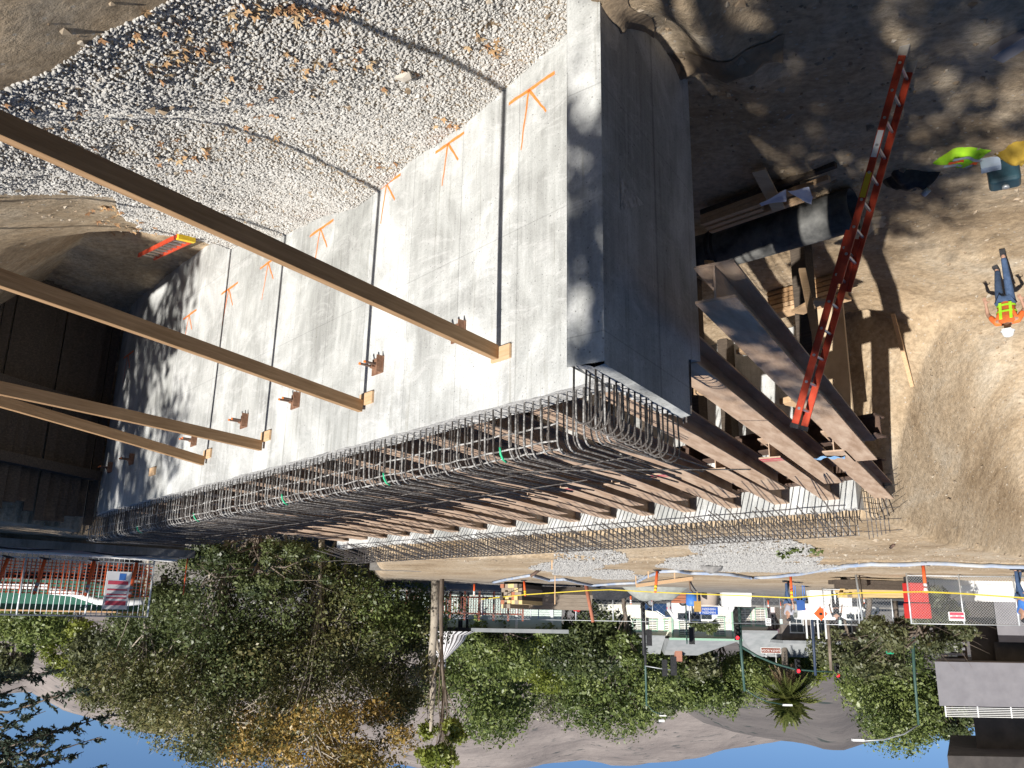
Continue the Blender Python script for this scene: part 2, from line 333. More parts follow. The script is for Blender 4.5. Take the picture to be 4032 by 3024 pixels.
def dirt_mat():
    m = bpy.data.materials.new('dirt'); m.use_nodes = True; t = m.node_tree; b = t.nodes['Principled BSDF']; b.inputs['Roughness'].default_value = 0.95; b.inputs['Specular IOR Level'].default_value = 0.15
    tc = nd(t, 'ShaderNodeTexCoord'); L = t.links.new
    def noise(sc, det=7, st=(1, 1, 1), dist=0.0):
        mp = nd(t, 'ShaderNodeMapping'); mp.inputs['Scale'].default_value = st; L(tc.outputs['Object'], mp.inputs[0])
        n = nd(t, 'ShaderNodeTexNoise', Scale=sc, Detail=det, Roughness=0.65, Distortion=dist); L(mp.outputs[0], n.inputs[0]); return n.outputs[0]
    c = ramp(t, noise(0.45, 8, (1, 1, 1), 0.6), [(0.30, (0.29, 0.215, 0.135)), (0.42, (0.41, 0.315, 0.21)), (0.55, (0.49, 0.395, 0.28)), (0.70, (0.54, 0.47, 0.37))])
    sp2 = ramp(t, noise(9, 6), [(0.32, (0.66, 0.64, 0.62)), (0.62, (1.08, 1.06, 1.04))]); c = mixc(t, 1.0, c, sp2, 'MULTIPLY')
    vor = nd(t, 'ShaderNodeTexVoronoi', Scale=7.0); L(tc.outputs['Object'], vor.inputs['Vector'])
    peb = ramp(t, vor.outputs['Distance'], [(0.10, (1, 1, 1)), (0.16, (0, 0, 0))]); c = mixc(t, peb, c, (0.46, 0.41, 0.34))
    at = nd(t, 'ShaderNodeAttribute', attribute_name='road'); c = mixc(t, at.outputs['Fac'], c, ramp(t, noise(1.3), [(0.35, (0.16, 0.15, 0.14)), (0.65, (0.26, 0.245, 0.225))]))
    L(c, b.inputs['Base Color'])
    h = noise(4, 9); h2 = noise(26, 6); ad = nd(t, 'ShaderNodeMath', operation='MULTIPLY_ADD'); L(h2, ad.inputs[0]); ad.inputs[1].default_value = 0.35; L(h, ad.inputs[2])
    bp = nd(t, 'ShaderNodeBump', Strength=0.8, Distance=0.06); L(ad.outputs[0], bp.inputs['Height']); L(bp.outputs[0], b.inputs['Normal'])
    return m
M_dirt = dirt_mat()
me = npmesh('ground', V, Fq, M_dirt, smooth=True)
a = me.attributes.new('road', 'FLOAT', 'POINT')
a.data.foreach_set('value', (sstep(37, 52, V[:, 1] + 0.15 * V[:, 0])).astype(np.float32))
obj('ground', me, kind='structure')

# ================================================================== GRAVEL (too many stones to count)
def icos():
    p = (1 + 5 ** .5) / 2
    v = np.array([(-1, p, 0), (1, p, 0), (-1, -p, 0), (1, -p, 0), (0, -1, p), (0, 1, p), (0, -1, -p), (0, 1, -p), (p, 0, -1), (p, 0, 1), (-p, 0, -1), (-p, 0, 1)]) / 1.9
    f = np.array([(0, 11, 5), (0, 5, 1), (0, 1, 7), (0, 7, 10), (0, 10, 11), (1, 5, 9), (5, 11, 4), (11, 10, 2), (10, 7, 6), (7, 1, 8), (3, 9, 4), (3, 4, 2), (3, 2, 6), (3, 6, 8), (3, 8, 9), (4, 9, 5), (2, 4, 11), (6, 2, 10), (8, 6, 7), (9, 8, 1)])
    return v, f
IV, IF = icos()
OV = np.array([(1, 0, 0), (-1, 0, 0), (0, 1, 0), (0, -1, 0), (0, 0, 1), (0, 0, -1.)]); OF = np.array([(0, 2, 4), (2, 1, 4), (1, 3, 4), (3, 0, 4), (2, 0, 5), (1, 2, 5), (3, 1, 5), (0, 3, 5)])
def stones(P, size, base=IV, faces=IF, flat=0.62):
    n = len(P); k = len(base)
    th = RNG.uniform(0, 6.283, (n, 3)); c, s_ = np.cos(th), np.sin(th)
    sc = size[:, None] * RNG.uniform(0.6, 1.25, (n, 3)) * 0.5; sc[:, 2] *= flat
    v = base[None] * (1 + RNG.uniform(-.28, .28, (n, k, 1))); v = v * sc[:, None, :]
    for i, (a_, b_) in enumerate(((0, 1), (1, 2))):
        ca, sa = c[:, i, None], s_[:, i, None]
        if i == 1: ca, sa = np.cos(th[:, 1, None] * .12), np.sin(th[:, 1, None] * .12)
        va, vb = v[:, :, a_].copy(), v[:, :, b_].copy(); v[:, :, a_] = va * ca - vb * sa; v[:, :, b_] = va * sa + vb * ca
    V = (v + P[:, None, :]).reshape(-1, 3); Fc = (faces[None] + (np.arange(n) * k)[:, None, None]).reshape(-1, 3)
    return V, Fc, np.repeat(RNG.uniform(0, 1, n), len(faces))
def stone_mat(name, cols):
    m = bpy.data.materials.new(name); m.use_nodes = True; t = m.node_tree; b = t.nodes['Principled BSDF']; b.inputs['Roughness'].default_value = 0.9; b.inputs['Specular IOR Level'].default_value = 0.2
    at = nd(t, 'ShaderNodeAttribute', attribute_name='rnd'); t.links.new(ramp(t, at.outputs['Fac'], [(i / (len(cols) - 1), q) for i, q in enumerate(cols)]), b.inputs['Base Color']); return m
M_grav = stone_mat('crushed_stone', [(0.33, 0.32, 0.30), (0.49, 0.475, 0.45), (0.42, 0.40, 0.37), (0.56, 0.545, 0.515), (0.40, 0.39, 0.37), (0.61, 0.595, 0.565)])
M_grav2 = stone_mat('grey_fill_stone', [(0.25, 0.245, 0.24), (0.38, 0.375, 0.365), (0.32, 0.31, 0.295), (0.44, 0.435, 0.42)])
def in_gravel(x, y):
    s, o = SO(x, y); wob = 0.6 * fbm(x * .8, y * .8, 3, 40)
    lim = np.interp(s, [-2, .34, 1.7, 4, 6, 6.6, 8.5, 10, 11.2, 12], [3.8, 4.7, 5.6, 5.6, 5.0, 3.4, 2.7, 2.2, 1.0, -.5])
    return (s + 1.05 + 0.327 * o > -0.05) & (o > -0.05) & (s < 12.3 + wob + 0.25 * o) & (o < lim + wob)
n = 260000; s_ = RNG.uniform(-3, 14, n); o_ = RNG.uniform(-.05, 7, n)
px_ = AX + D1.x * s_ + NN.x * o_; py_ = AY + D1.y * s_ + NN.y * o_
kp = in_gravel(px_, py_) & (px_ / py_ < 0.72) & (py_ > 3.0); px_, py_ = px_[kp], py_[kp]
px_, py_ = px_[:72000], py_[:72000]
P = np.stack([px_, py_, HT(px_, py_) + RNG.uniform(-.004, .022, len(px_))], 1)
big = RNG.random(len(P)) < 0.03
V, Fc, at_ = stones(P, np.where(big, RNG.uniform(.045, .075, len(P)), RNG.uniform(.026, .046, len(P))))
obj('gravel', npmesh('gravel', V, Fc, M_grav, attr=at_), kind='stuff', label='grey crushed stone spread on the bank below the wall', cat='gravel')
n = 190000; s_ = RNG.uniform(-3, 14, n); o_ = RNG.uniform(-.05, 7, n); px_ = AX + D1.x * s_ + NN.x * o_; py_ = AY + D1.y * s_ + NN.y * o_
kp = in_gravel(px_, py_) & (px_ / py_ < 0.72) & (py_ > 3.0); px_, py_ = px_[kp][:60000], py_[kp][:60000]
P = np.stack([px_, py_, HT(px_, py_) + RNG.uniform(-.004, .006, len(px_))], 1); V, Fc, at_ = stones(P, RNG.uniform(.022, .04, len(P)), OV, OF)
obj('gravel', npmesh('gravel_fines', V, Fc, M_grav, attr=at_), kind='stuff', label='smaller stones filling the gaps in the crushed stone bank', cat='gravel')
# pale gravel fills behind the far abutment
def pile(name, cells, n, smin, smax, label):
    pts = []
    for cx, cy, rx, ry in cells:
        m = n // len(cells); a_ = RNG.uniform(0, 6.28, m); r_ = np.sqrt(RNG.uniform(0, 1, m)) * (1 + .3 * fbm(np.cos(a_) * 2, np.sin(a_) * 2, 3, 8))
        pts.append(np.stack([cx + rx * r_ * np.cos(a_), cy + ry * r_ * np.sin(a_)], 1))
    p = np.concatenate(pts); P = np.stack([p[:, 0], p[:, 1], HT(p[:, 0], p[:, 1]) + RNG.uniform(0, .05, len(p))], 1)
    V, Fc, at_ = stones(P, RNG.uniform(smin, smax, len(P)), OV, OF, 0.8)
    obj(name, npmesh(name, V, Fc, M_grav2, attr=at_), kind='stuff', label=label, cat='gravel')
cells = []
for p in ((2960, 2165), (2900, 2195), (3020, 2200), (2830, 2205), (2900, 2230), (3080, 2235), (2980, 2235), (2780, 2225), (3140, 2235)): q = gp(*p); cells.append((q.x, q.y, 1.7, 1.9))
pile('gravel_fill', cells, 30000, .06, .11, 'pale crushed stone fill with a dark boulder behind the far abutment')
cells = []
for p in ((2330, 2205), (2250, 2225), (2380, 2250), (2440, 2270), (2290, 2255), (2210, 2235)): q = gp(*p); cells.append((q.x, q.y, 1.2, 1.9))
pile('gravel_fill', cells, 11000, .06, .11, 'smaller patch of pale crushed stone below the blue sock bend')
# scattered stones on the bare dirt
n = 5000; x_ = RNG.uniform(-17, 8, n); y_ = RNG.uniform(6, 30, n); s2, o2 = SO(x_, y_); kp = ~((o2 > OB(s2) - .6) & (o2 < 0.1) & (s2 > -.3)) & (np.abs(x_ / y_) < .68)
x_, y_ = x_[kp], y_[kp]; P = np.stack([x_, y_, HT(x_, y_) + .005], 1); sz = RNG.gamma(2, .022, len(P)) + .02
V, Fc, at_ = stones(P, sz, OV, OF, .7)
M_clod = stone_mat('dirt_clods', [(0.24, 0.18, 0.12), (0.34, 0.26, 0.18), (0.42, 0.37, 0.30), (0.20, 0.15, 0.10)])
obj('dirt_clods', npmesh('dirt_clods', V, Fc, M_clod, attr=at_), kind='stuff', label='loose clods and pebbles scattered over the bare dirt', cat='clods')

# ================================================================== NEAR ABUTMENT
ZT = -0.55
def sf(s, o, z): return (s, -o, z)
root = thing('concrete_abutment', 'tall sunlit concrete abutment wall with a chamfered corner and orange arrows', 'abutment', (AX, AY, 0), RZ1)
b = MB()
# wall body built as a grid so that its top edge is ragged
def wall_strip(b, pts, z0, ztop, n_per=0.12, seed=0, mi=0, rag=0.03):
    """vertical faces along a polyline of local (x,y) points with an uneven top; returns the top edge"""
    out = []
    for (x0, y0), (x1, y1) in zip(pts[:-1], pts[1:]):
        L = math.hypot(x1 - x0, y1 - y0); k = max(1, int(L / n_per))
        for i in range(k): out.append((x0 + (x1 - x0) * i / k, y0 + (y1 - y0) * i / k))
    out.append(pts[-1]); tops = []
    for i, (x, y) in enumerate(out):
        zz = ztop(x, y) if callable(ztop) else ztop
        tops.append((x, y, zz + rag * float(fbm(np.array(x * 3.1 + seed), np.array(y * 3.1), 4, 33)) * 2))
    vs = [(x, y, z0) for x, y in out] + tops; n = len(out)
    b.add(vs, [(i, i + 1, n + i + 1, n + i) for i in range(n - 1)], mi); return tops
S1, S2, pT, pE = (-1.55, -1.54), (-1.93, -1.47), (-1.31, 0.52), (-1.19, 0.90)
ZW = -0.10
def ztA(x, y): return ZT - 0.22 * max(0, 1 - (x + 1.05) / 0.75)
t1 = wall_strip(b, [(17.2, 0), (-1.05, 0)], -7.0, ztA)
# far chamfer and end
b.add([(18.3, .16, -7), (17.2, 0, -7), (17.2, 0, ZT), (18.3, .16, ZT)], [(0, 1, 2, 3)])
b.add([(18.3, .6, -7), (18.3, .16, -7), (18.3, .16, ZT), (18.3, .6, ZT)], [(0, 1, 2, 3)])
b.add([(-.85, .6, -7), (18.3, .6, -7), (18.3, .6, -.62), (-.85, .6, -.62)], [(3, 2, 1, 0)][::-1])
wall = b.build('wall', M_conc, root)
# wing wall that sticks out towards the bank, with its dark side towards the pit
b = MB()
w1 = wall_strip(b, [S1, S2], -7.0, ZW - .03, .05, 3, rag=.03)
w2 = wall_strip(b, [S2, pT], -7.0, ZW, .1, 5, rag=.004)
iT = (pT[0] + S1[0] - S2[0], pT[1] + S1[1] - S2[1]); iE = (pE[0] + S1[0] - S2[0], pE[1] + S1[1] - S2[1])
b.add([(*pT, -7), (*pE, -7), (*pE, -0.80), (*pT, -0.72)], [(0, 1, 2, 3)])
b.add([(*pE, -7), (*iE, -7), (*iE, -0.83), (*pE, -0.80)], [(0, 1, 2, 3)])
b.add([(*iE, -7), (*S1, -7), (*S1, ZW - .06), (*iT, ZW - .08), (*iT, -.75), (*iE, -.83)], [(0, 1, 2, 3, 4, 5)])
b.add([(*pT, ZW), (*iT, ZW - .08), (*iT, -.75), (*pT, -.72)], [(0, 3, 2, 1)])
b.build('wing_wall', M_conc, root)
b = MB()
def top_patch(edge, inner, n2=7, seed=1, amp=0.075):
    k = len(edge); vs = []
    for j in range(n2):
        t = j / (n2 - 1)
        for i, (x, y, z) in enumerate(edge):
            ix, iy, iz = inner(i / (k - 1)); q = (x + (ix - x) * t, y + (iy - y) * t)
            zz = z + (iz - z) * t + (amp * float(fbm(np.array(q[0] * 7 + seed), np.array(q[1] * 7), 4, 55)) * min(1, t * 4) if j else 0)
            vs.append((q[0], q[1], zz))
    b.add(vs, [(j * k + i, (j + 1) * k + i, (j + 1) * k + i + 1, j * k + i + 1) for j in range(n2 - 1) for i in range(k - 1)])
top_patch(t1, lambda f: (17.2 + (-0.85 - 17.2) * f, 0.6, -0.62))
e0 = Vector((*S2, 0)).lerp(Vector((*S1, 0)), .28); e1 = Vector((*pT, 0)).lerp(Vector((*iT, 0)), .28)
w3 = [(e0.x + (e1.x - e0.x) * i / 30, e0.y + (e1.y - e0.y) * i / 30, ZW + .012) for i in range(31)]
top_patch(w3, lambda f: (S1[0] + (iT[0] - S1[0]) * f, S1[1] + (iT[1] - S1[1]) * f, ZW - 0.09), 8, 9, .13)
w4 = [(pT[0] + (iT[0] - pT[0]) * i / 8, pT[1] + (iT[1] - pT[1]) * i / 8, -.72) for i in range(9)]
top_patch(w4, lambda f: (pE[0] + (iE[0] - pE[0]) * f, pE[1] + (iE[1] - pE[1]) * f, -0.82), 8, 15, .12)
b.add([(17.2, 0, ZT), (17.2, .6, -.62), (18.3, .6, -.62), (18.3, .16, ZT)], [(0, 1, 2, 3)])
b.build('broken_top', M_rough, root)
b = MB(); b.add([(S2[0], S2[1], ZW - .002), (pT[0], pT[1], ZW - .002), (e1.x, e1.y, ZW + .014), (e0.x, e0.y, ZW + .014)], [(0, 3, 2, 1)])
b.build('bevel_strip', M_conc, root)
dpn = Vector((-(pT[1] - S2[1]), pT[0] - S2[0], 0)).normalized(); dpn = -dpn if dpn.dot(Vector((-1, .3, 0))) < 0 else dpn
def onwing(px, py):
    p0 = W(S2[0], -S2[1]); nw = Matrix.Rotation(RZ1, 3, 'Z') @ dpn; r_ = ray(px, py); q = Vector((0, 0, ZC)) + r_ * ((p0 - Vector((0, 0, ZC))).dot(nw) / r_.dot(nw)); q = Matrix.Rotation(-RZ1, 3, 'Z') @ (q - Vector((AX, AY, 0))); return q + dpn * .004
MB().add([onwing(2440, 692), onwing(2535, 806), (onwing(2444, 830))], [(0, 1, 2)]).build('skylit_recess_patch', M_rough, root)  # flat pale triangle: sky light in a recess, put in as colour
# --- rebar: L bars that bend over the falsework
ang = RZ1; hd = Vector((math.sin(R(-33)), math.cos(R(-33)), 0)); hd = Matrix.Rotation(-RZ1, 3, 'Z') @ hd
def lbar(h, L, rad, bend=0.16, hd=hd, drop=0.10, z0=-0.1):
    pts = [(0, 0, z0), (0, 0, h - bend)]
    for a_ in (30, 60, 90): a_ = R(a_); p = hd * (bend * (1 - math.cos(a_))); pts.append((p.x, p.y, h - bend + bend * math.sin(a_)))
    e = hd * L; pts.append((e.x, e.y, h - drop)); return pts
lb = MB().tube(lbar(0.66, 3.05, .0115), .0115, 5).mesh('rebar', [M_rebar], True)
lbs = MB(); lbs.tube(lbar(0.66, 3.05, .0115)[:5], .013, 5, 0); lbs.tube(lbar(0.66, 3.05, .0115)[4:], .0115, 5, 1)
lbs = lbs.mesh('rebar', [M_splat, M_rebar], True)
lbg = MB(); pg = lbar(0.66, 3.05, .0115); lbg.tube(pg[:2], .012, 5, 0); lbg.tube(pg[1:5], .015, 6, 1); lbg.tube(pg[4:], .0115, 5, 0)
lbg = lbg.mesh('rebar', [M_rebar, M_green], True)
vb = MB().tube([(0, 0, -.1), (0, 0, .60)], .0115, 5).mesh('rebar', M_splat, True)
lb2 = MB().tube(lbar(0.60, 2.75, .0115), .0115, 5).mesh('rebar', M_rebar, True)
nb = 132
for i in range(nb):
    s = -0.45 + i * 0.1455 + random.uniform(-.012, .012)
    m_ = lbg if i in (12, 30, 52, 80, 104) else (lbs if random.random() < .75 else lb)
    q = obj('rebar', m_, root, loc=(s, 0.13 + random.uniform(-.01, .01), ZT + random.uniform(-.02, .02)))
    q.rotation_euler = (random.uniform(-.02, .02), random.uniform(-.03, .03), random.uniform(-.035, .035))
    if i % 1 == 0:
        q = obj('rebar', lb2, root, loc=(s + .07 + random.uniform(-.03, .03), 0.46 + random.uniform(-.02, .02), ZT - .05)); q.rotation_euler = (random.uniform(-.03, .03), random.uniform(-.03, .03), 0)
def wob(p0, p1, k, a): return [Vector(p0).lerp(Vector(p1), i / k) + Vector((0, random.uniform(-a, a), random.uniform(-a, a))) for i in range(k + 1)]
for z, y in ((0.07, .22), (-0.02, .15), (-0.22, .16)):
    MB().tube(wob((0.3, y, z), (19.0, y, z), 90, .012), .0125, 5).build('longitudinal_bar', M_splat, root, True)
for yy in (1.1, 2.0): MB().tube(wob((1.6 if yy > 1.5 else 0.0, yy, .075), (18, yy, .06), 40, .006), .009, 5).build('longitudinal_bar', M_rebar, root, True)
MB().tube([(-0.55, 2.75, .09), (0.9, 1.45, .09), (2.0, .6, .10)], .009, 5).build('longitudinal_bar', M_rebar, root, True)
# U shaped bars on the wing wall
def ubar(wd, h):
    pts = [(0, 0, -.1), (0, 0, h - wd / 2)]
    for a_ in range(30, 181, 30): a_ = R(a_); pts.append((wd / 2 - wd / 2 * math.cos(a_), 0, h - wd / 2 + wd / 2 * math.sin(a_)))
    pts.append((wd, 0, -.1)); return pts
ub = MB().tube(ubar(.20, .48), .010, 5).mesh('rebar', M_rebar, True)
for i in range(15):
    f = (i + .6) / 15; p_ = Vector(S2).lerp(Vector(pT), f) + (Vector(S1) - Vector(S2)) * .34
    q = obj('rebar', ub, root, loc=(p_.x, p_.y, ZW)); q.rotation_euler = (random.uniform(-.04, .04), random.uniform(-.03, .03), R(-11) + random.uniform(-.3, .3))
for i in range(6):
    p_ = Vector(pT).lerp(Vector(pE), .2 + .12 * i) + (Vector(S1) - Vector(S2)) * (.2 + .12 * (i % 4))
    q = obj('rebar', MB().tube([(0, 0, -.1), (random.uniform(-.03, .03), 0, .55 + random.uniform(-.1, .2))], .010, 5).mesh('rebar', M_rebar, True), root, loc=(p_.x, p_.y, -.75))
# --- orange arrows sprayed on the face (flat paint)
def stroke(b, p, q, w0, w1, y=-0.004):
    p, q = Vector(p), Vector(q); d = (q - p).normalized(); nrm = Vector((-d.y, d.x))
    k = 7; L = []; Rr = []
    for i in range(k + 1):
        t = i / k; c = p.lerp(q, t) + nrm * random.uniform(-.006, .006); ww = (w0 + (w1 - w0) * t) / 2 * random.uniform(.8, 1.15)
        L.append(c + nrm * ww); Rr.append(c - nrm * ww)
    vs = [(v.x, y, v.y) for v in L] + [(v.x, y, v.y) for v in Rr]
    b.add(vs, [(k + 1 + i, k + 2 + i, i + 1, i) for i in range(k)])
for k, (s, sc) in enumerate(((0.69, 1.0), (2.47, .78), (4.12, .8), (6.3, .95), (8.4, .9), (10.3, .95), (12.54, .9), (16.9, .9))):
    b = MB(); z = -4.8 + random.uniform(-.02, .02); w2 = .5 * sc
    stroke(b, (s - w2 * .95, z), (s + w2 * .85, z + .02), .055, .05); stroke(b, (s + .02, z), (s + .16 * sc, z + .85 * sc), .035, .022); stroke(b, (s + .02, z), (s - .32 * sc, z + .50 * sc), .04, .03)
    b.build('paint_mark', M_orp, root)
# --- anchor plates with rods
M_rustplate = mat('plate_rust', (0.17, 0.085, 0.05), (0.30, 0.17, 0.11), 12, 0.8, 0.4, 60)
def bracket(s, z, fresh=True):
    t = thing('anchor_plate', 'rusty steel anchor plate with two orange-tipped threaded rods on the sunlit wall' if s < 11 else 'rusty steel anchor plate with threaded rods in the shaded end of the wall', 'anchor plate', W(s, 0, z), RZ1, 'anchor plates along the wall')
    MB().box((0, -.012, 0), (.30, .022, .26)).box((-.13, -.07, 0), (.02, .10, .26)).build('plate', M_rustplate, t)
    for x, L in ((-.055, .27), (.085, .27)):
        MB().tube([(x, -.02, .0), (x, -L, 0)], .019, 8).build('rod', M_steeld, t)
        MB().lathe([(.042, 0), (.042, .05)], 6).mesh('nut', M_rustplate)
        nut = MB().tube([(x, -.025, 0), (x, -.085, 0)], .04, 6).build('nut', M_rustplate, t)
        MB().tube([(x, -L, 0), (x, -L - .02, 0)], .0205, 8).build('rod_tip', M_orp, t)
for s, z in ((2.05, -1.73), (4.04, -1.69), (6.67, -1.62), (8.75, -1.6), (11.25, -1.6), (15.3, -1.7), (17.0, -1.7)): bracket(s, z)

# --- braces: long planks from the wall to the bank
for k, (s, zb_, zp, px, py, L) in enumerate(((1.20, -1.22, -1.24, 0, 510, 8.2), (4.35, -1.22, -1.11, 0, 1110, 8.5), (7.76, -1.15, -0.98, 0, 1540, 9.0), (10.44, -1.18, -1.04, 0, 1590, 9.0))):
    desc = ('sun-browned timber brace reaching from the wall over the gravel', 'timber brace crossing in front of the shaded wall end', 'upper timber brace of the close pair near the shoring', 'lower timber brace of the close pair near the shoring')[k]
    P0 = W(s, 0.06, zp); pn = Vector((math.cos(SUN_AZ), -math.sin(SUN_AZ), 0)); rr = ray(px, py); Q0 = Vector((0, 0, ZC)) + rr * ((P0 - Vector((0, 0, ZC))).dot(pn) / rr.dot(pn)); d = (Q0 - P0).normalized()
    t = MB(); [t.box((L / 24 * (2 * i + 1), 0, 0), (L / 12, .085, .185)) for i in range(12)]; o = t.build('timber_brace', M_plank, None, False, label=desc, cat='timber', group='timber braces against the wall')
    bm = bmesh.new(); bm.from_mesh(o.data); bmesh.ops.remove_doubles(bm, verts=bm.verts, dist=1e-4); bmesh.ops.delete(bm, geom=[f for f in bm.faces if all(len(e.link_faces) > 2 for e in f.edges)], context='FACES_ONLY'); bm.to_mesh(o.data); bm.free(); bevel(o, .004, 1)
    for v in o.data.vertices:
        f = v.co.x / L; v.co.z -= 0.035 * math.sin(f * 3.14); v.co.y += 0.02 * math.sin(f * 5 + k)
    dz = math.asin(d.z)
    o.location = P0; o.rotation_euler = (0, -dz, math.atan2(d.y, d.x))
    bo = MB().box((0, -.02, 0), (.36, .04, .185)).build('ledger_block', M_wood, None, False, label=('short pale wood block on the wall at the end of a timber brace'), cat='wood block', group='wood blocks on the wall', loc=W(s - .06, 0.002, zb_), rz=RZ1); bevel(bo, .003, 1)
bo = MB().box((0, -.02, 0), (.36, .04, .185)).build('ledger_block', M_wood, None, False, label='lone pale wood block on the shaded end of the wall', cat='wood block', loc=W(13.6, 0.002, -1.2), rz=RZ1)

# ================================================================== STEEL BEAMS
def ibeam_mesh(L, d=.368, bf=.373, tf=.026, tw=.018, mats=None):
    pr = [(-bf / 2, 0), (bf / 2, 0), (bf / 2, -tf), (tw / 2, -tf), (tw / 2, -d + tf), (bf / 2, -d + tf), (bf / 2, -d), (-bf / 2, -d), (-bf / 2, -d + tf), (-tw / 2, -d + tf), (-tw / 2, -tf), (-bf / 2, -tf)]
    return MB().xprism(pr, 0, L).mesh('steel_beam', mats or M_steel)
ZBM = -0.80
bdir = Vector((math.sin(A2), math.cos(A2), 0)); RZB = math.atan2(-bdir.x, bdir.y)     # local +y along the beam
UC = math.cos(A2 - (A1 - math.pi / 2))      # o change per metre of beam
def beam(c, o0, o1, label, grp, stripe=None, txt=False, extra=0):
    """c: s + .327 o of the left edge; runs from offset o0 to o1"""
    L = (o0 - o1) / UC; s0 = c - 0.327 * o0 + 0.20
    o = obj('steel_girder', ibeam_mesh(L), None, label, 'steel beam', grp, None, W(s0, o0, ZBM + extra), RZB)
    if stripe is not None:
        b = MB()
        for y0, y1 in ((0.0, .10), (.17, .22), (.27, .29)): b.add([(-.185, stripe + y0, .003), (.185, stripe + y0, .003), (.185, stripe + y1, .003), (-.185, stripe + y1, .003)], [(0, 1, 2, 3)])
        b.build('paint_stripe', M_redp, o)
    if txt:
        tm = obj('stencil', text_mesh('14X120  26', .17, M_chalk), o); tm.rotation_euler = (R(90), 0, R(-90)); tm.location = (-.0125, L - 1.1, -.19)
    return o
nearc = [-1.43, -.16, 1.12, 2.43, 3.74, 5.08, 6.4, 7.7, 9.0, 10.35, 11.65, 12.95, 14.3, 15.6, 16.9, 18.1]
farc = [-.88, .36, 1.66, 2.97, 4.3, 5.6, 6.92, 8.2, 9.55, 10.85, 12.2, 13.5, 14.8, 16.1, 17.3, 18.5]
beam(-2.43, .5, -7.66, 'outermost rust-brown steel beam lying beyond the end of the wall', 'near row of steel beams')
beam(-2.43 + .40, -6.55, -12.4, 'steel beam with a blue rag on its end', 'far row of steel beams')
for i, c in enumerate(nearc):
    beam(c, -0.85, -9.55 - .35 * (i % 3 == 2), 'rust-brown steel beam running under the bent rebar of the sunlit wall', 'near row of steel beams')
for i, c in enumerate(farc):
    beam(c, -6.35 - .3 * (i % 2), -11.98 + c * .03, 'rust-brown steel beam bearing on the far abutment' + (' with red paint stripes' if i in (0, 2, 4) else ''), 'far row of steel beams', .02 if i in (0, 2, 4) else None, i in (3, 5, 7))
rg = MB(); k = 9
for i in range(k + 1):
    for j in range(3): rg.v.append((-.12 + .5 * i / k - .1, (j - 1) * .09 + .05 * math.sin(i * .9), .02 + .02 * math.sin(i * 1.7 + j)))
rg.f = [(i * 3 + j, (i + 1) * 3 + j, (i + 1) * 3 + j + 1, i * 3 + j + 1) for i in range(k) for j in range(2)]; rg.m = [0] * len(rg.f)
rg.build('rag', mat('blue_cloth', (.22, .42, .72), (.30, .52, .80), 8, .9), None, True, label='crumpled light blue rag on a steel beam', cat='rag', loc=W(-2.0 - .327 * -6.9 + .30, -6.9, ZBM + .004), rz=R(20))
# cap beams under the rows
for o_, s0, lab in ((-7.55, -.05, 'dark cross beam carrying the lapped steel beams'), (-11.35, 1.75, 'dark cross beam beside the far abutment'), (-1.35, .75, 'dark cross beam behind the sunlit wall')):
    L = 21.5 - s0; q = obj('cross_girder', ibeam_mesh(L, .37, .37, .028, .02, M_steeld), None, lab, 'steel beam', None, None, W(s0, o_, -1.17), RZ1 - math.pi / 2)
    for i, s in enumerate(np.arange(s0 + 1.2, 21, 2.6)):
        x, y = W(s, o_).x, W(s, o_).y; z0 = gz(x, y) - .1
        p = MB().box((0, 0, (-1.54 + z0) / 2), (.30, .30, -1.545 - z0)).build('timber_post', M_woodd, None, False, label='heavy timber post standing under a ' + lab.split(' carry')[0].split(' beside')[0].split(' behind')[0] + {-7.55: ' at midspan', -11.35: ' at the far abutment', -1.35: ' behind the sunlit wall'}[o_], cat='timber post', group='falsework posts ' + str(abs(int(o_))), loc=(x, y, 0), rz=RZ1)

# ================================================================== FAR ABUTMENT
B0 = W(2.6, OB(2.6)); B1 = W(22.6, OB(22.6)); bd = (B1 - B0).normalized(); RZ2 = math.atan2(bd.y, bd.x); LB = (B1 - B0).length
root2 = thing('concrete_abutment', 'far concrete abutment wall striped by the shadows of its bent bars', 'abutment', B0, RZ2)
b = MB(); t1 = wall_strip(b, [(LB, 0), (0, 0)], -6.5, ZT, .15, 5, rag=.06)
b.add([(0, 0, -6.5), (0, .5, -6.5), (0, .5, ZT), (0, 0, ZT)], [(3, 2, 1, 0)]); b.add([(LB, .5, -6.5), (0, .5, -6.5), (0, .5, -.6), (LB, .5, -.6)], [(3, 2, 1, 0)]); b.add([(LB, 0, -6.5), (LB, .5, -6.5), (LB, .5, ZT), (LB, 0, ZT)], [(0, 1, 2, 3)])
b.build('wall', M_conc, root2)
b = MB(); top_patch(t1, lambda f: (LB * (1 - f), .5, -.58), 6, 3); b.build('broken_top', M_rough, root2)
inv = Matrix.Rotation(-RZ2, 3, 'Z')
n2 = 125
tube_cache = {}
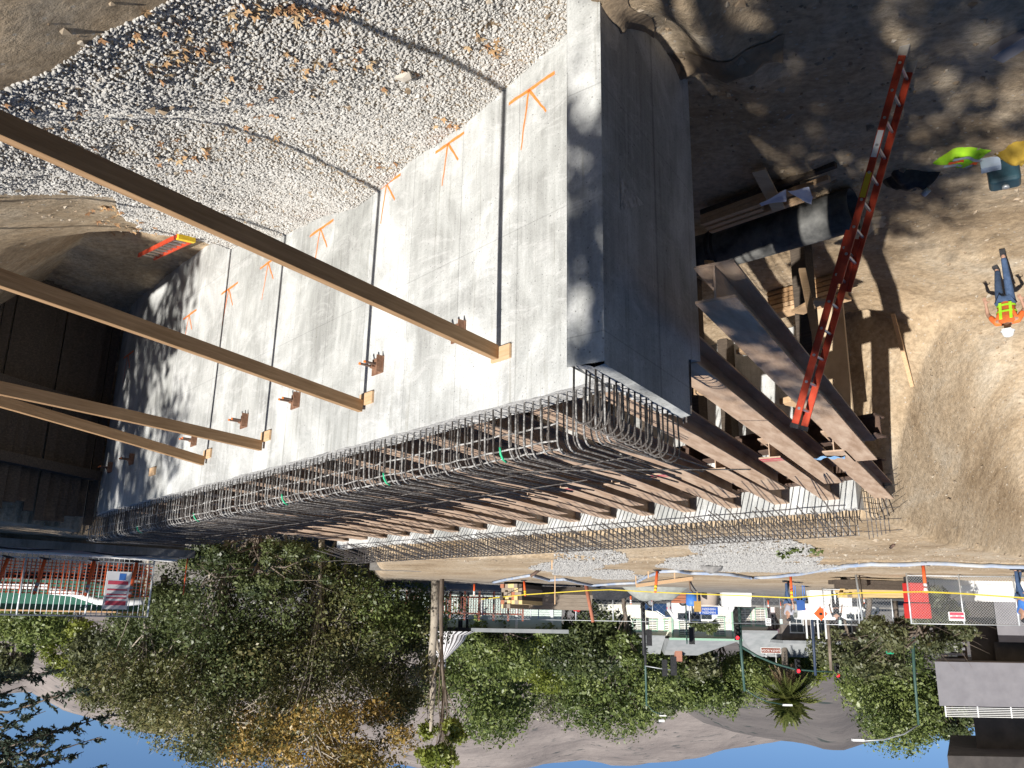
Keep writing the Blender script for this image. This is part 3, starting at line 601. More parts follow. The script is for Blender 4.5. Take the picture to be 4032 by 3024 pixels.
for i in range(n2):
    f = i / (n2 - 1); s = 2.75 + f * 18.6 + random.uniform(-.02, .02)
    bend = W(s, OB(s) - .02); s_t = 0.8 + f * 16.6; tip = W(s_t, -7.2 + .8 * f + random.uniform(-.12, .12))
    v = inv @ (tip - bend); a_ = math.atan2(v.y, v.x); key = round(v.length * 5)
    if key not in tube_cache: tube_cache[key] = MB().tube(lbar(0.58, key / 5, .0115, .14, Vector((1, 0, 0)), .06), .0125, 5).mesh('rebar', M_rebar, True)
    lo = inv @ (bend - B0); q = obj('rebar', tube_cache[key], root2, loc=(lo.x, .12, ZT)); q.rotation_euler = (0, random.uniform(-.02, .02), a_ + random.uniform(-.02, .02))
    q = obj('rebar', vb, root2, loc=(lo.x + .06, .40, ZT - .04)); q.rotation_euler = (random.uniform(-.05, .05), random.uniform(-.05, .05), 0)
for y_, z_ in ((.14, -.2), (-.9, .0), (.12, .02), (.4, -.1)): MB().tube(wob((.1, y_, z_), (LB - .2, y_, z_), 60, .01), .0115, 5).build('longitudinal_bar', M_rebar, root2, True)
for i in range(6): MB().tube([(-.12 - .07 * i, .1 + .06 * i, -1.6), (-.16 - .07 * i, .1 + .06 * i, .12 - .03 * i)], .011, 5).build('rebar', M_rebar, root2, True)
for i in range(6): MB().tube([(-.05, .1, -1.3 + .25 * i), (-.75, .5, -1.34 + .25 * i)], .009, 5).build('rebar', M_rebar, root2, True)

# ================================================================== THINGS IN THE PIT
bp1 = atz(3578, 212, -4.35); bp1.z = gz(bp1.x, bp1.y)
base = gp(3578, 212); Qe = atz(3232, 1445, ZBM)
dl = (Qe - base).normalized(); vd_ = Vector((base.x, base.y, 0)).normalized(); vd_ = Matrix.Rotation(R(3.5), 3, 'Z') @ vd_; wl = (vd_ - dl * vd_.dot(dl)).normalized(); nl = wl.cross(dl).normalized()
def proj(P):
    P = Vector(P) - Vector((0, 0, ZC)); d = P.y * cp - P.z * sp; b_ = (P.y * sp + P.z * cp) / d; a_ = P.x / d
    a_, b_ = cr * a_ + sr * b_, -sr * a_ + cr * b_; return 2016 - a_ * FPX, 1512 + b_ * FPX
LT = max(t for t in np.arange(2, 7, .05) if proj(base + dl * t)[1] < 1690)
lad = thing('extension_ladder', 'orange fibreglass extension ladder leaning on the outermost steel beam', 'ladder', base, 0)
lf = lambda t, u, v: dl * t + wl * u + nl * v
L1 = LT * 0.62; L2 = LT * 0.52
for sec, (t0, t1, v, hw) in enumerate(((0, L1, 0, .215), (LT - L2, LT, .05, .185))):
    for sgn in (-1, 1):
        rl = MB().bar(lf(t0, sgn * hw, v), lf(t1, sgn * hw, v), .028, .078, nl).build('rail', M_fib, lad); bevel(rl, .004, 1)
        if sec == 0: MB().bar(lf(-.03, sgn * hw, v), lf(.12, sgn * hw, v), .04, .10, nl).build('foot', M_alu, lad)
        else: MB().bar(lf(t1 - .03, sgn * hw, v), lf(t1 + .02, sgn * hw, v), .04, .09, nl).build('end_cap', M_blk, lad)
    for i, t in enumerate(np.arange(t0 + .2, t1 - .1, .305)):
        MB().tube([lf(t, -hw - .018, v), lf(t, hw + .018, v)], .017, 8).build('rung', M_alu, lad)
for t0, t1, m_ in ((.95, 1.25, M_white), (1.42, 1.70, M_yel)): 
    for sgn in (-1, 1): MB().bar(lf(t0, sgn * .231, 0), lf(t1, sgn * .231, 0), .003, .06, nl).build('sticker', m_, lad)
# second ladder lying at the foot of the gravel on the far side
a0 = gp(700, 918); a0.z += .06; a1 = aty(766, 944, a0.y + .28); b0 = aty(545, 1006, a0.y + 2.3); b1_ = b0 + (a1 - a0)
lad2 = thing('step_ladder', 'short orange ladder with a yellow end lying at the edge of the gravel', 'ladder', a0)
for p, q in ((a0, b0), (a1, b1_)): MB().bar(p - a0, q - a0, .03, .09).build('rail', M_fib, lad2)
for i in range(9): f = (i + .5) / 9; MB().bar((b0 - a0) * f, a1 - a0 + (b0 - a0) * f, .04, .035).build('rung', M_alu, lad2)
MB().bar((0, 0, .02), a1 - a0 + Vector((0, 0, .02)), .10, .10).build('end_cap', M_yel, lad2)

# pipe, lumber and dunnage beside the wing wall
pa = gp(2700, 915); pb = gp(3260, 775); pr = 0.36
pa.z = max(pa.z, pb.z) + pr; pb.z = pa.z; ax = (pb - pa).normalized(); pe = pa + ax * 3.1
pipe = MB(); k = 20
q1 = Vector((0, 0, 1)).cross(ax).normalized(); vs = []
for t in (0, 1):
    for rr_ in (pr, pr - .03):
        for j in range(k): an = 6.2832 * j / k; vs.append(pa.lerp(pe, t) + (q1 * math.cos(an) + Vector((0, 0, 1)) * math.sin(an)) * rr_)
for j in range(k):
    n_ = (j + 1) % k; pipe.f += [(j, n_, 2 * k + n_, 2 * k + j), (k + n_, k + j, 3 * k + j, 3 * k + n_), (n_, j, k + j, k + n_), (2 * k + j, 2 * k + n_, 3 * k + n_, 3 * k + j)]
pipe.v = [tuple(v) for v in vs]; pipe.m = [0] * len(pipe.f)
M_pipe = mat('dusty_black_pipe', (0.035, 0.036, 0.038), (0.19, 0.19, 0.18), 2.2, 0.7, 0.2, 20)
po = pipe.build('plastic_pipe', M_pipe, None, True, label='wide dusty black plastic pipe lying on the pit floor', cat='pipe')
for t in (.55, .66): MB().tube([pa + ax * t, pa + ax * (t + .05)], pr + .012, 20).build('band', M_blk, po)
tm = obj('lettering', text_mesh('03', .24, mat('faint_marking', (.16, .16, .155), rough=.9)), po)
side = (Vector((0, 0, 0)) - pa); side.z = 0; side = (side - ax * side.dot(ax)).normalized()
nv = (side * .75 + Vector((0, 0, .66))).normalized(); yv = nv.cross(ax).normalized()
tm.matrix_world = Matrix(((ax.x, yv.x, nv.x, 0), (ax.y, yv.y, nv.y, 0), (ax.z, yv.z, nv.z, 0), (0, 0, 0, 1))); tm.location = pa + ax * 1.5 + nv * (pr + .004)
ld = gp(2760, 800); le = gp(3290, 635)
for i in range(9):
    off_ = Vector((-.10, .13, 0)) * (i % 3) + Vector((0, 0, .05 + .095 * (i // 3))); e_ = ld.lerp(le, (1.0, .72, .78, .5, .93, .60, .66, .45, .8)[i]); z_ = max(ld.z, le.z)
    o = MB().bar(Vector((ld.x, ld.y, z_)) + off_, Vector((e_.x, e_.y, z_)) + off_, .10, .09).build('lumber_board', M_wood if i > 1 else M_woodd, None, label='long board in the lumber pile beside the black pipe', cat='board', group='boards beside the black pipe'); bevel(o, .004, 1)
ld2 = gp(2950, 700)
o = MB().bar(gp(3060, 735) + Vector((0, 0, .40)), gp(2985, 640) + Vector((0, 0, .12)), .20, .04).build('lumber_board', M_ply, None, label='short wide board propped across the lumber pile', cat='board')
def sheet(name, pts, mt, label, cat, n=6, amp=.015):
    b_ = MB(); P = [Vector(p) for p in pts]
    for i in range(n + 1):
        for j in range(n + 1):
            u, v = i / n, j / n; p = (P[0] * (1 - u) + P[1] * u) * (1 - v) + (P[3] * (1 - u) + P[2] * u) * v
            b_.v.append((p.x, p.y, p.z + amp * math.sin(5 * u + 3 * v) + amp * .6 * math.sin(11 * v)))
    b_.f = [(i * (n + 1) + j, (i + 1) * (n + 1) + j, (i + 1) * (n + 1) + j + 1, i * (n + 1) + j + 1) for i in range(n) for j in range(n)]; b_.m = [0] * len(b_.f)
    return b_.build(name, mt, None, True, label=label, cat=cat)
M_paper = mat('paper', (0.62, 0.65, 0.78), (0.70, 0.73, 0.84), 5, 0.8)
zt_ = pa.z + .18
for pts, lb_ in ((((2990, 800), (3095, 748), (3097, 792), (3000, 812)), 'narrow folded sheet of paper lying on the boards'), (((3100, 752), (3185, 738), (3200, 775), (3195, 806), (3102, 795))[:4], 'wider sheet of paper lying flat beside the folded one')):
    sheet('paper_sheet', [atz(*p, zt_) for p in pts], M_paper, lb_, 'paper', amp=.012)
# boards and dunnage under the beams next to the wing wall
def board(p, q, wd, th, label, m_=None, cat='board', group=None, up=(0, 0, 1)):
    o = MB().bar(p, q, wd, th, up).build('timber_board', m_ or M_wood, None, label=label, cat=cat, group=group); bevel(o, .004, 1); return o
board(atz(2755, 1545, -1.15), atz(2850, 1490, -1.15), .20, .09, 'sunlit short timber between the wing wall and the first inner beam')
board(atz(2830, 1500, -1.20), atz(2885, 1530, -1.2), .14, .09, 'stub of timber butting against the sunlit short timber')
board(atz(2935, 1390, -1.4), atz(2995, 1350, -1.4), .26, .06, 'sunlit board lying between the two outer steel beams')
board(atz(3090, 1575, -1.3), atz(3165, 1590, -1.3), .22, .09, 'brown timber wedged under the outermost beam')
board(atz(3140, 1230, -2.6), atz(3230, 1180, -2.6), .22, .05, 'drilled board leaning below the outermost beam')
board(atz(3158, 1060, -3.2), atz(3225, 1375, -1.6), .10, .05, 'thin diagonal stick rising towards the outermost beam')
board(atz(2790, 1030, -2.6), atz(2880, 1130, -1.9), .12, .04, 'crossed slat beside the wing wall, nearer the pipe'); board(atz(2830, 1045, -2.6), atz(2890, 1115, -1.9), .10, .04, 'second crossed slat beside the wing wall, nearer the beam')
q = gp(3230, 1030)
for i in range(5): board(Vector((q.x - .7, q.y + .5, q.z + .10 + .11 * i)) + Vector((.05 * (i % 2), 0, 0)), Vector((q.x + .5, q.y + 1.7, q.z + .10 + .11 * i)), .38 - .04 * (i % 2), .09, 'timber in the dunnage pile under the outermost beam', M_wood if i > 2 else M_plank, group='dunnage pile timbers')
q = gp(3330, 905); sheet('plywood_sheet', [q + Vector(v) for v in ((-.5, -.3, .03), (.5, -.2, .03), (.55, .4, .03), (-.45, .35, .04))], M_ply, 'dusty plywood offcut on the floor behind the ladder', 'plywood', amp=.004)
q = gp(3420, 870); sheet('plywood_sheet', [q + Vector(v) for v in ((-.3, -.3, .02), (.4, -.1, .02), (.3, .3, .02), (-.35, .2, .02))], M_ply, 'small square plywood offcut beside the ladder', 'plywood', amp=.004)
# tall formwork panels standing under the outer beams
for px, py, hh_, lb_ in ((3290, 1440, 1.9, 'tall pale formwork panel standing under the ladder'),):
    p = atz(px, py, -3.4); MB().box((0, 0, 0), (.9, .06, 3.4)).build('form_panel', M_ply, None, label=lb_, cat='panel', loc=(p.x - .1, p.y + .6, -3.6), rz=RZ1)
# bottle
q = gp(3255, 1165); MB().lathe([(.0, 0), (.033, 0), (.033, .14), (.014, .18), (.014, .21), (.0, .21)], 10).build('water_bottle', mat('clear_plastic', (.55, .62, .70), rough=.15), None, True, label='clear plastic water bottle standing in the dirt by the pile', cat='bottle', loc=q)
# crumpled safety vest
def crumple(name, c, rx, ry, h, mt, label, cat, seed, n=14):
    b_ = MB()
    for i in range(n + 1):
        for j in range(n + 1):
            u, v = i / n * 2 - 1, j / n * 2 - 1; e = max(0, 1 - max(abs(u), abs(v)) ** 3); nn_ = float(fbm(np.array(u * 2.2 + seed), np.array(v * 2.2), 4, seed))
            w_ = 1 + .5 * float(fbm(np.array(math.atan2(v, u) * 1.3 + 9), np.array(seed * 1.), 3, seed)); x_, y_ = u * rx * w_, v * ry * w_
            gzv = gz(c.x + x_, c.y + y_) - c.z; b_.v.append((x_, y_, gzv + e * h * (.75 + 1.3 * nn_) - .01))
    b_.f = [(i * (n + 1) + j, (i + 1) * (n + 1) + j, (i + 1) * (n + 1) + j + 1, i * (n + 1) + j + 1) for i in range(n) for j in range(n)]; b_.m = [0] * len(b_.f)
    o = b_.build(name, mt, None, True, label=label, cat=cat, loc=c); return o
M_hiv = mat('hivis_cloth', (0.28, 0.75, 0.02), (0.50, 0.85, 0.04), 5, .8, 0, None, None); 
q = gp(3785, 612); vst = crumple('safety_vest', q, .30, .34, .16, M_hiv, 'crumpled lime safety vest lying in the dirt', 'vest', 3)
for k in range(3):
    b_ = MB()
    for i in range(9):
        x_ = -.2 + .05 * i; y_ = -.16 + .13 * k + .04 * math.sin(i); z_ = gz(q.x + x_, q.y + y_) - q.z + .12
        b_.v += [(x_, y_ - .025, z_), (x_, y_ + .025, z_ + .01)]
    b_.f = [(2 * i, 2 * i + 2, 2 * i + 3, 2 * i + 1) for i in range(8)]; b_.m = [0] * 8; b_.build('stripe', M_org if k == 1 else M_galv, vst)
q = gp(3590, 700); bag = crumple('tool_bag', q, .36, .26, .26, M_blk, 'slumped black bag with a bottle, beside the ladder', 'bag', 8)
MB().tube([(-.18, -.12, .26), (-.14, -.02, .30)], .045, 10).build('bottle', mat('pale_plastic', (.62, .66, .72), rough=.3), bag, True)
# cooler and yellow bag at the side
q = gp(3945, 640)
jug = thing('water_jug', 'blue plastic water jug with a clear bottle resting on it, in the shaded pit', 'jug', q, R(30))
bevel(MB().box((0, 0, .19), (.42, .34, .38)).build('body', mat('blue_plastic', (.02, .045, .06), (.03, .07, .09), 6, .4), jug), .06, 3)
MB().lathe([(0, .381), (.05, .381), (.05, .42), (0, .42)], 12).build('cap', M_galv, jug, True)
MB().box((.16, -.25, .10), (.26, .16, .18)).build('box', mat('clear_tub', (.42, .50, .62), rough=.2), jug)
q = gp(4022, 590); crumple('cloth_bag', q, .26, .26, .22, mat('ochre_cloth', (.30, .19, .02), (.40, .27, .04), 6, .9), 'slumped ochre yellow bag next to the blue jug', 'bag', 12)
q = gp(3990, 150); bx_ = MB().box((0, 0, .07), (.20, .42, .14)).build('carton', mat('grey_card', (.30, .29, .31), rough=.9), None, label='grey carton lying on the pit floor', cat='box', loc=q, rz=R(-25)); bevel(bx_, .008)
q = gp(3570, 1440); board(gp(3515, 1230) + Vector((0, 0, .03)), gp(3590, 1505) + Vector((0, 0, .03)), .09, .035, 'single stick lying on the sunlit dirt slope')
# fold of torn fabric at the foot of the wing wall
rp = [(2330, 20), (2420, 90), (2470, 190), (2560, 245), (2680, 280), (2820, 275), (2960, 235), (3080, 205)]
fb = MB(); gpts = [gp(*p) for p in rp]; k = len(gpts); fine = []
for i in range((k - 1) * 5 + 1):
    f = i / 5; a_ = min(int(f), k - 2); fine.append(gpts[a_].lerp(gpts[a_ + 1], f - a_))
m_ = 9
for i, p in enumerate(fine):
    t = (fine[min(i + 1, len(fine) - 1)] - fine[max(i - 1, 0)]); t.z = 0; t.normalize(); nrm = Vector((-t.y, t.x, 0)); h_ = .10 + .14 * float(fbm(np.array(i * .33), np.array(2.), 3, 4))
    for j in range(m_):
        u = (j / (m_ - 1) - .35) * 1.3; x_ = p + nrm * (u * .38 + .05 * math.sin(i * .9 + j)); z_ = gz(x_.x, x_.y) + .015 + h_ * math.exp(-(u / .28) ** 2) * (1 + .3 * math.sin(i * 1.3))
        fb.v.append((x_.x, x_.y, z_))
fb.f = [(i * m_ + j, (i + 1) * m_ + j, (i + 1) * m_ + j + 1, i * m_ + j + 1) for i in range(len(fine) - 1) for j in range(m_ - 1)]; fb.m = [0] * len(fb.f)
fb.build('erosion_fabric', mat('tan_fabric', (.22, .165, .11), (.33, .25, .17), 5, .95, .9, 14), None, True, label='torn tan fabric folded into a ridge at the foot of the wing wall', cat='fabric')

# ------------------------------------------------------------------ fallen leaves
M_lf = [mat('dry_leaf_' + n_, c, tuple(v * .75 for v in c), 9, .8) for n_, c in (('tan', (.45, .28, .14)), ('brown', (.32, .17, .08)), ('pale', (.55, .39, .22)), ('russet', (.40, .22, .11)))]
def leaf_mesh(mt, seed):
    rnd = random.Random(seed); vs = [(0, 0, 0.015)]; n_ = 10
    for i in range(n_): a_ = 6.2832 * i / n_; r_ = (1.0 if i % 2 == 0 else .45) * rnd.uniform(.7, 1.1); vs.append((r_ * math.cos(a_), r_ * math.sin(a_) * .8, .35 * r_ * r_ * rnd.uniform(.2, 1)))
    return MB().add(vs, [(0, i + 1, (i + 1) % n_ + 1) for i in range(n_)]).mesh('fallen_leaf', mt, False)
LM = [leaf_mesh(M_lf[i % 4], i) for i in range(8)]
spots = []
cl = [(1150, 30, 260, 40, 60), (700, 180, 260, 120, 40), (1200, 250, 200, 90, 16), (1950, 170, 140, 50, 14), (700, 600, 200, 90, 20), (250, 480, 220, 130, 16), (440, 830, 60, 70, 22), (500, 900, 110, 40, 14), (1500, 280, 250, 130, 14), (1750, 480, 80, 40, 8), (1500, 650, 90, 60, 6), (1000, 450, 250, 120, 18)]
for cx, cy, rx, ry, n_ in cl:
    for i in range(n_): spots.append((cx + random.gauss(0, .5) * rx, cy + random.gauss(0, .5) * ry))
for i, (x_, y_) in enumerate(spots):
    if y_ < 5 or x_ < 5: continue
    q = gp(x_, y_); s_q, o_q = SO(q.x, q.y)
    if o_q < 0.03: continue
    o = obj('fallen_leaf', random.choice(LM), None, 'curled dry brown leaf fallen on the gravel bank', 'leaf', 'fallen leaves on the gravel', None, q + Vector((0, 0, .025)))
    sz_ = random.uniform(.05, .10); o.scale = (sz_, sz_, sz_); o.rotation_euler = (random.uniform(-.5, .5), random.uniform(-.5, .5), random.uniform(0, 6.28))

# ================================================================== PEOPLE
def skin_mesh(name, joints, edges, rad, mt, sub=2):
    me = bpy.data.meshes.new(name); me.from_pydata(joints, edges, []); o = bpy.data.objects.new('tmp', me); COL.objects.link(o)
    sk = o.modifiers.new('s', 'SKIN'); sk.use_smooth_shade = True
    lay = me.skin_vertices[0] if me.skin_vertices else None
    if lay is None:
        bm = bmesh.new(); bm.from_mesh(me); bm.verts.layers.skin.verify(); bm.to_mesh(me); bm.free(); lay = me.skin_vertices[0]
    for i, r_ in enumerate(rad): lay.data[i].radius = r_ if isinstance(r_, tuple) else (r_, r_); lay.data[i].use_root = (i == 0)
    ss = o.modifiers.new('u', 'SUBSURF'); ss.levels = sub; ss.render_levels = sub
    r = bpy.data.meshes.new_from_object(o.evaluated_get(bpy.context.evaluated_depsgraph_get())); bpy.data.objects.remove(o)
    r.materials.clear(); r.materials.append(mt); r.polygons.foreach_set('use_smooth', [True] * len(r.polygons)); r.name = name; return r
M_skin = mat('skin', (.36, .21, .15), (.40, .24, .17), 8, .6); M_jean = mat('jeans', (.035, .065, .13), (.06, .10, .19), 14, .9); M_dk = mat('dark_cloth', (.02, .022, .026), (.045, .045, .05), 9, .9)
def person(label, loc, yaw, H=1.75, lean=0.0, stride=0.16, shirt=None, trousers=None, vest=None, hat=None, hair=None, arms=((.30, -.05, .95), (.30, .1, 1.0)), elb=((.27, .08, 1.17), (.27, .10, 1.18))):
    root_ = thing('person', label, 'person', loc, yaw); k = H / 1.75
    def L(x, y, z): return (x * k, (y - max(0, z - .95) * math.tan(lean)) * k, z * k)
    st = stride
    J = dict(pel=L(0, 0, .97), sp=L(0, .01, 1.15), ch=L(0, .01, 1.36), nk=L(0, 0, 1.50), hd=L(0, -.02, 1.60), tp=L(0, -.02, 1.72), no=L(0, -.115, 1.60))
    for n_, sg, ss in (('l', -1, 1), ('r', 1, -1)):
        J['hp' + n_] = L(sg * .10, 0, .92); J['kn' + n_] = L(sg * .11, -.05 - ss * st * .55, .51); J['an' + n_] = L(sg * .11, .03 - ss * st, .09); J['to' + n_] = L(sg * .125, -.14 - ss * st, .035)
        ar = arms[0 if sg < 0 else 1]; el = elb[0 if sg < 0 else 1]
        J['sh' + n_] = L(sg * .19, .01, 1.43); J['el' + n_] = L(sg * el[0], el[1], el[2]); J['wr' + n_] = L(sg * ar[0], ar[1], ar[2])
        w_ = Vector(J['wr' + n_]); d = (w_ - Vector(J['el' + n_])).normalized(); sd = d.cross(Vector((0, 1, 0))).normalized()
        J['pm' + n_] = tuple(w_ + d * .07)
        for f in range(5):
            o_ = (f - 2) * .018; fl = (.06, .075, .08, .075, .06)[f] if f else .05
            J['f%d%s' % (f, n_)] = tuple(w_ + d * (.09 + fl * .5 - (.05 if f == 0 else 0)) + sd * (o_ - (.03 if f == 0 else 0))); J['g%d%s' % (f, n_)] = tuple(w_ + d * (.09 + fl - (.05 if f == 0 else 0)) + sd * (o_ * 1.1 - (.035 if f == 0 else 0)) + Vector((0, -.03, 0)))
    rad = dict(pel=(.14, .10), sp=(.135, .095), ch=(.16, .11), nk=.055, hd=(.078, .095), tp=(.06, .075), no=.018)
    E = [('pel', 'sp'), ('sp', 'ch'), ('ch', 'nk'), ('nk', 'hd'), ('hd', 'tp'), ('hd', 'no')]
    for n_ in 'lr':
        E += [('pel', 'hp' + n_), ('hp' + n_, 'kn' + n_), ('kn' + n_, 'an' + n_), ('an' + n_, 'to' + n_), ('ch', 'sh' + n_), ('sh' + n_, 'el' + n_), ('el' + n_, 'wr' + n_), ('wr' + n_, 'pm' + n_)]
        rad.update({'hp' + n_: .085, 'kn' + n_: .058, 'an' + n_: .042, 'to' + n_: .035, 'sh' + n_: .058, 'el' + n_: .043, 'wr' + n_: .03, 'pm' + n_: (.035, .02)})
        for f in range(5): E += [('pm' + n_, 'f%d%s' % (f, n_)), ('f%d%s' % (f, n_), 'g%d%s' % (f, n_))]; rad['f%d%s' % (f, n_)] = .009; rad['g%d%s' % (f, n_)] = .008
    def part(name, keys, grow, mt, cut=None):
        ks = [q for q in J if q in keys]; ks.sort(key=lambda q: q != keys[0]); ix = {q: i for i, q in enumerate(ks)}; P = dict(J)
        if cut: P.update(cut)
        rr_ = [tuple((v + grow) * k for v in (rad[q] if isinstance(rad[q], tuple) else (rad[q],) * 2)) for q in ks]
        return obj(name, skin_mesh(name, [P[q] for q in ks], [(ix[a_], ix[b_]) for a_, b_ in E if a_ in ix and b_ in ix], rr_, mt), root_)
    part('body', ['pel'] + [q for q in J if q != 'pel'], 0, M_skin)
    part('trousers', ['pel'] + [a_ + n_ for n_ in 'lr' for a_ in ('hp', 'kn', 'an')], .014, trousers or M_jean)
    mid = {('el' + n_): tuple(Vector(J['sh' + n_]).lerp(Vector(J['el' + n_]), .75)) for n_ in 'lr'}
    part('shirt', ['ch', 'pel', 'sp'] + [a_ + n_ for n_ in 'lr' for a_ in ('sh', 'el')], .016, shirt or M_grey, mid)
    for n_ in 'lr':
        a_, t_ = Vector(J['an' + n_]), Vector(J['to' + n_]); MB().bar(a_ + Vector((0, .05, -.045)), t_ + Vector((0, -.03, .01)), .10, .085).build('shoe', M_dk, root_)
    if vest:
        b_ = MB(); n_ = 18; pr_ = [(.155, .118, .93), (.16, .12, 1.1), (.185, .135, 1.30), (.17, .125, 1.43), (.10, .09, 1.485)]
        vs = []
        for rx, ry, z in pr_:
            for j in range(n_): a_ = 6.2832 * j / n_; x_, y_, zz = L(rx * math.cos(a_), ry * math.sin(a_) + .005, z); vs.append((x_, y_, zz))
        b_.add(vs, [(i * n_ + j, i * n_ + (j + 1) % n_, (i + 1) * n_ + (j + 1) % n_, (i + 1) * n_ + j) for i in range(len(pr_) - 1) for j in range(n_)]); v_ = b_.build('safety_vest', vest, root_, True)
        for z in (1.02, 1.18):
            b2 = MB(); vs = []
            for zz_ in (z, z + .05):
                for j in range(n_): a_ = 6.2832 * j / n_; vs.append(L(.192 * math.cos(a_) * (.9 if z < 1.1 else .97), .145 * math.sin(a_) * (.92 if z < 1.1 else .98) + .005, zz_))
            b2.add(vs, [(j, (j + 1) % n_, n_ + (j + 1) % n_, n_ + j) for j in range(n_)]); b2.build('stripe', M_hiv, v_)
        for sx in (-.09, .09):
            b2 = MB(); b2.bar(L(sx, -.145, 1.0), L(sx, -.138, 1.40), .05, .012, (0, 1, 0)); b2.build('stripe', M_hiv, v_)
    hx = Vector(L(0, -.02, 1.665))
    if hat:
        h_ = MB().lathe([(.125, .0), (.125, .015), (.105, .02), (.10, .07), (.07, .115), (.02, .13), (0, .131)], 16).build('hard_hat', hat, root_, True, loc=hx)
        MB().box((0, -.125, .008), (.16, .09, .014)).build('brim', hat, h_)
    else:
        MB().lathe([(.098, -.04), (.103, .02), (.085, .07), (.04, .10), (0, .105)], 14).build('hair', hair or M_dk, root_, True, loc=hx + Vector((0, .018, 0)))
    for sx in (-.032, .032): MB().lathe([(0, -.009), (.010, 0), (0, .009)], 8).build('eye', M_dk, root_, True, loc=Vector(L(sx, -.108, 1.625)))
    return root_
M_vo = mat('orange_vest', (.70, .15, .03), (.45, .12, .04), 9, .9)
wq = gp(3935, 1020)
person('worker in an orange safety vest and white hard hat walking across the pit', wq, R(38), 1.68, .48, .36, shirt=mat('sleeve_orange', (.80, .17, .04), rough=.9), vest=M_vo, hat=M_white, arms=((.30, -.16, 1.06), (.34, -.12, 1.0)), elb=((.32, .02, 1.16), (.34, .02, 1.17)))

# ================================================================== RIGHT END: shoring, old bridge, fence
sh = thing('timber_shoring', 'dark timber shoring wall of upright boards closing the far end of the pit', 'shoring', (0, 0, 0))
for i in range(24):
    o_ = 0.05 + i * .27; zt0 = -.35 + random.uniform(-.5, .3) - (.9 if i > 14 else 0); d_ = random.uniform(-.09, .12); wd = random.choice((.22, .27, .31)); s_b = 18.3 - .58 * o_
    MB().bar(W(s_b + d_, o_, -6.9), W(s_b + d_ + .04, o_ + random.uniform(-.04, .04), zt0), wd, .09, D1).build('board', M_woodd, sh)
for z in (-1.6, -3.4): MB().bar(W(18.1, 0, z), W(14.4, 6.4, z), .25, .25).build('waler', M_woodd, sh)
ob_ = thing('old_bridge', 'shaded old concrete bridge end beyond the timber shoring', 'bridge', (0, 0, 0))
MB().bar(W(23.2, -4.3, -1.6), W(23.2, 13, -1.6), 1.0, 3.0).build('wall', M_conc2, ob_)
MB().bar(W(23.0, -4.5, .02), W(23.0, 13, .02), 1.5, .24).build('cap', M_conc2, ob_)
MB().bar(W(24.2, -4.5, .10), W(24.2, 13, .10), .8, .16).build('kerb', M_white, ob_)
def ropes(pts, r, m_, name, label, cat): return MB().tube(pts, r, 6).build(name, m_, None, True, label=label, cat=cat)
ropes([W(22.3, o_, .16 + .05 * math.sin(o_ * 2.3)) for o_ in np.arange(-4, 10, .5)], .022, M_blk, 'cable', 'dark cable lying along the edge of the old bridge', 'cable')
# delineator posts
def delineator(px, py0, py1, label, yy=None, tilt=0.0, bands=M_white, h=None, group='orange delineator posts'):
    q = gp(px, py0) if yy is None else aty(px, py0, yy)
    hh = h or max(.5, (aty(px, py1, q.y).z - q.z))
    t = thing('delineator_post', label, 'delineator', q, 0, group)
    MB().lathe([(.17, 0), (.17, .035), (.07, .06), (0, .06)], 10).build('base', M_blk, t)
    MB().lathe([(.052, .05), (.055, hh * .6), (.045, hh * .97), (.03, hh), (0, hh)], 10).build('tube', M_org, t, True)
    for f in (.72, .86): MB().lathe([(.058, hh * f - .055), (.058, hh * f + .045)], 10).build('reflective_band', bands, t, True)
    t.rotation_euler = (0, tilt, 0); return t
GL = 'orange delineator posts'
delineator(3633, 2215, 2338, 'orange delineator standing on the silt sock before the chain-link panel')
delineator(3112, 2260, 2362, 'orange delineator beside the man in the grey shirt', bands=M_yel)
delineator(2588, 2243, 2335, 'leaning orange delineator behind the plank and sock', tilt=.12, bands=M_yel)
delineator(2063, 2283, 2347, 'orange delineator before the stacked timbers', tilt=-.1, bands=M_yel)
delineator(3398, 2328, 2376, 'orange delineator before the white barrier', 52)
delineator(2483, 2325, 2380, 'orange delineator beside the dark signal pole', 56); delineator(2568, 2348, 2384, 'small orange delineator beyond the debris pile', 66)
delineator(3024, 2360, 2392, 'small orange delineator by the far kerb, next to the speed sign', 66); delineator(3072, 2366, 2397, 'small orange delineator by the far kerb, beside the palm', 66)
delineator(1868, 2295, 2345, 'red-banded delineator under the domed pavilion', 48)
for i, (px, tl) in enumerate(((35, .22), (180, .16), (372, .1), (540, .08))): delineator(px, 2190 + 6 * i, 2338 + 6 * i, 'orange delineator on the old bridge in front of the mesh fence', 25.5 + .9 * i, tl, M_grey, None, 'delineators on the old bridge')
# silt sock
sp_ = [(4060, 2224), (3900, 2218), (3750, 2213), (3600, 2213), (3430, 2213), (3330, 2220), (3250, 2232), (3160, 2252), (3060, 2264), (2960, 2270), (2880, 2256), (2800, 2252), (2720, 2250), (2665, 2241), (2600, 2243), (2550, 2262), (2500, 2289), (2420, 2293), (2330, 2300), (2280, 2290), (2220, 2275), (2160, 2279), (2090, 2258), (2000, 2274), (1930, 2290)]
g_ = [gp(*p) for p in sp_]; pts = []
for i in range(len(g_) - 1):
    for k in range(6):
        p = g_[i].lerp(g_[i + 1], k / 6); p.z = gz(p.x, p.y) + .06; pts.append(p)
M_sock = mat('sock_weave', (.26, .34, .50), (.46, .48, .50), 1.2, .9, .5, 60, None)
ropes(pts, .07, M_sock, 'silt_sock', 'long pale blue-grey silt sock winding along the top of the dirt slope', 'silt sock')
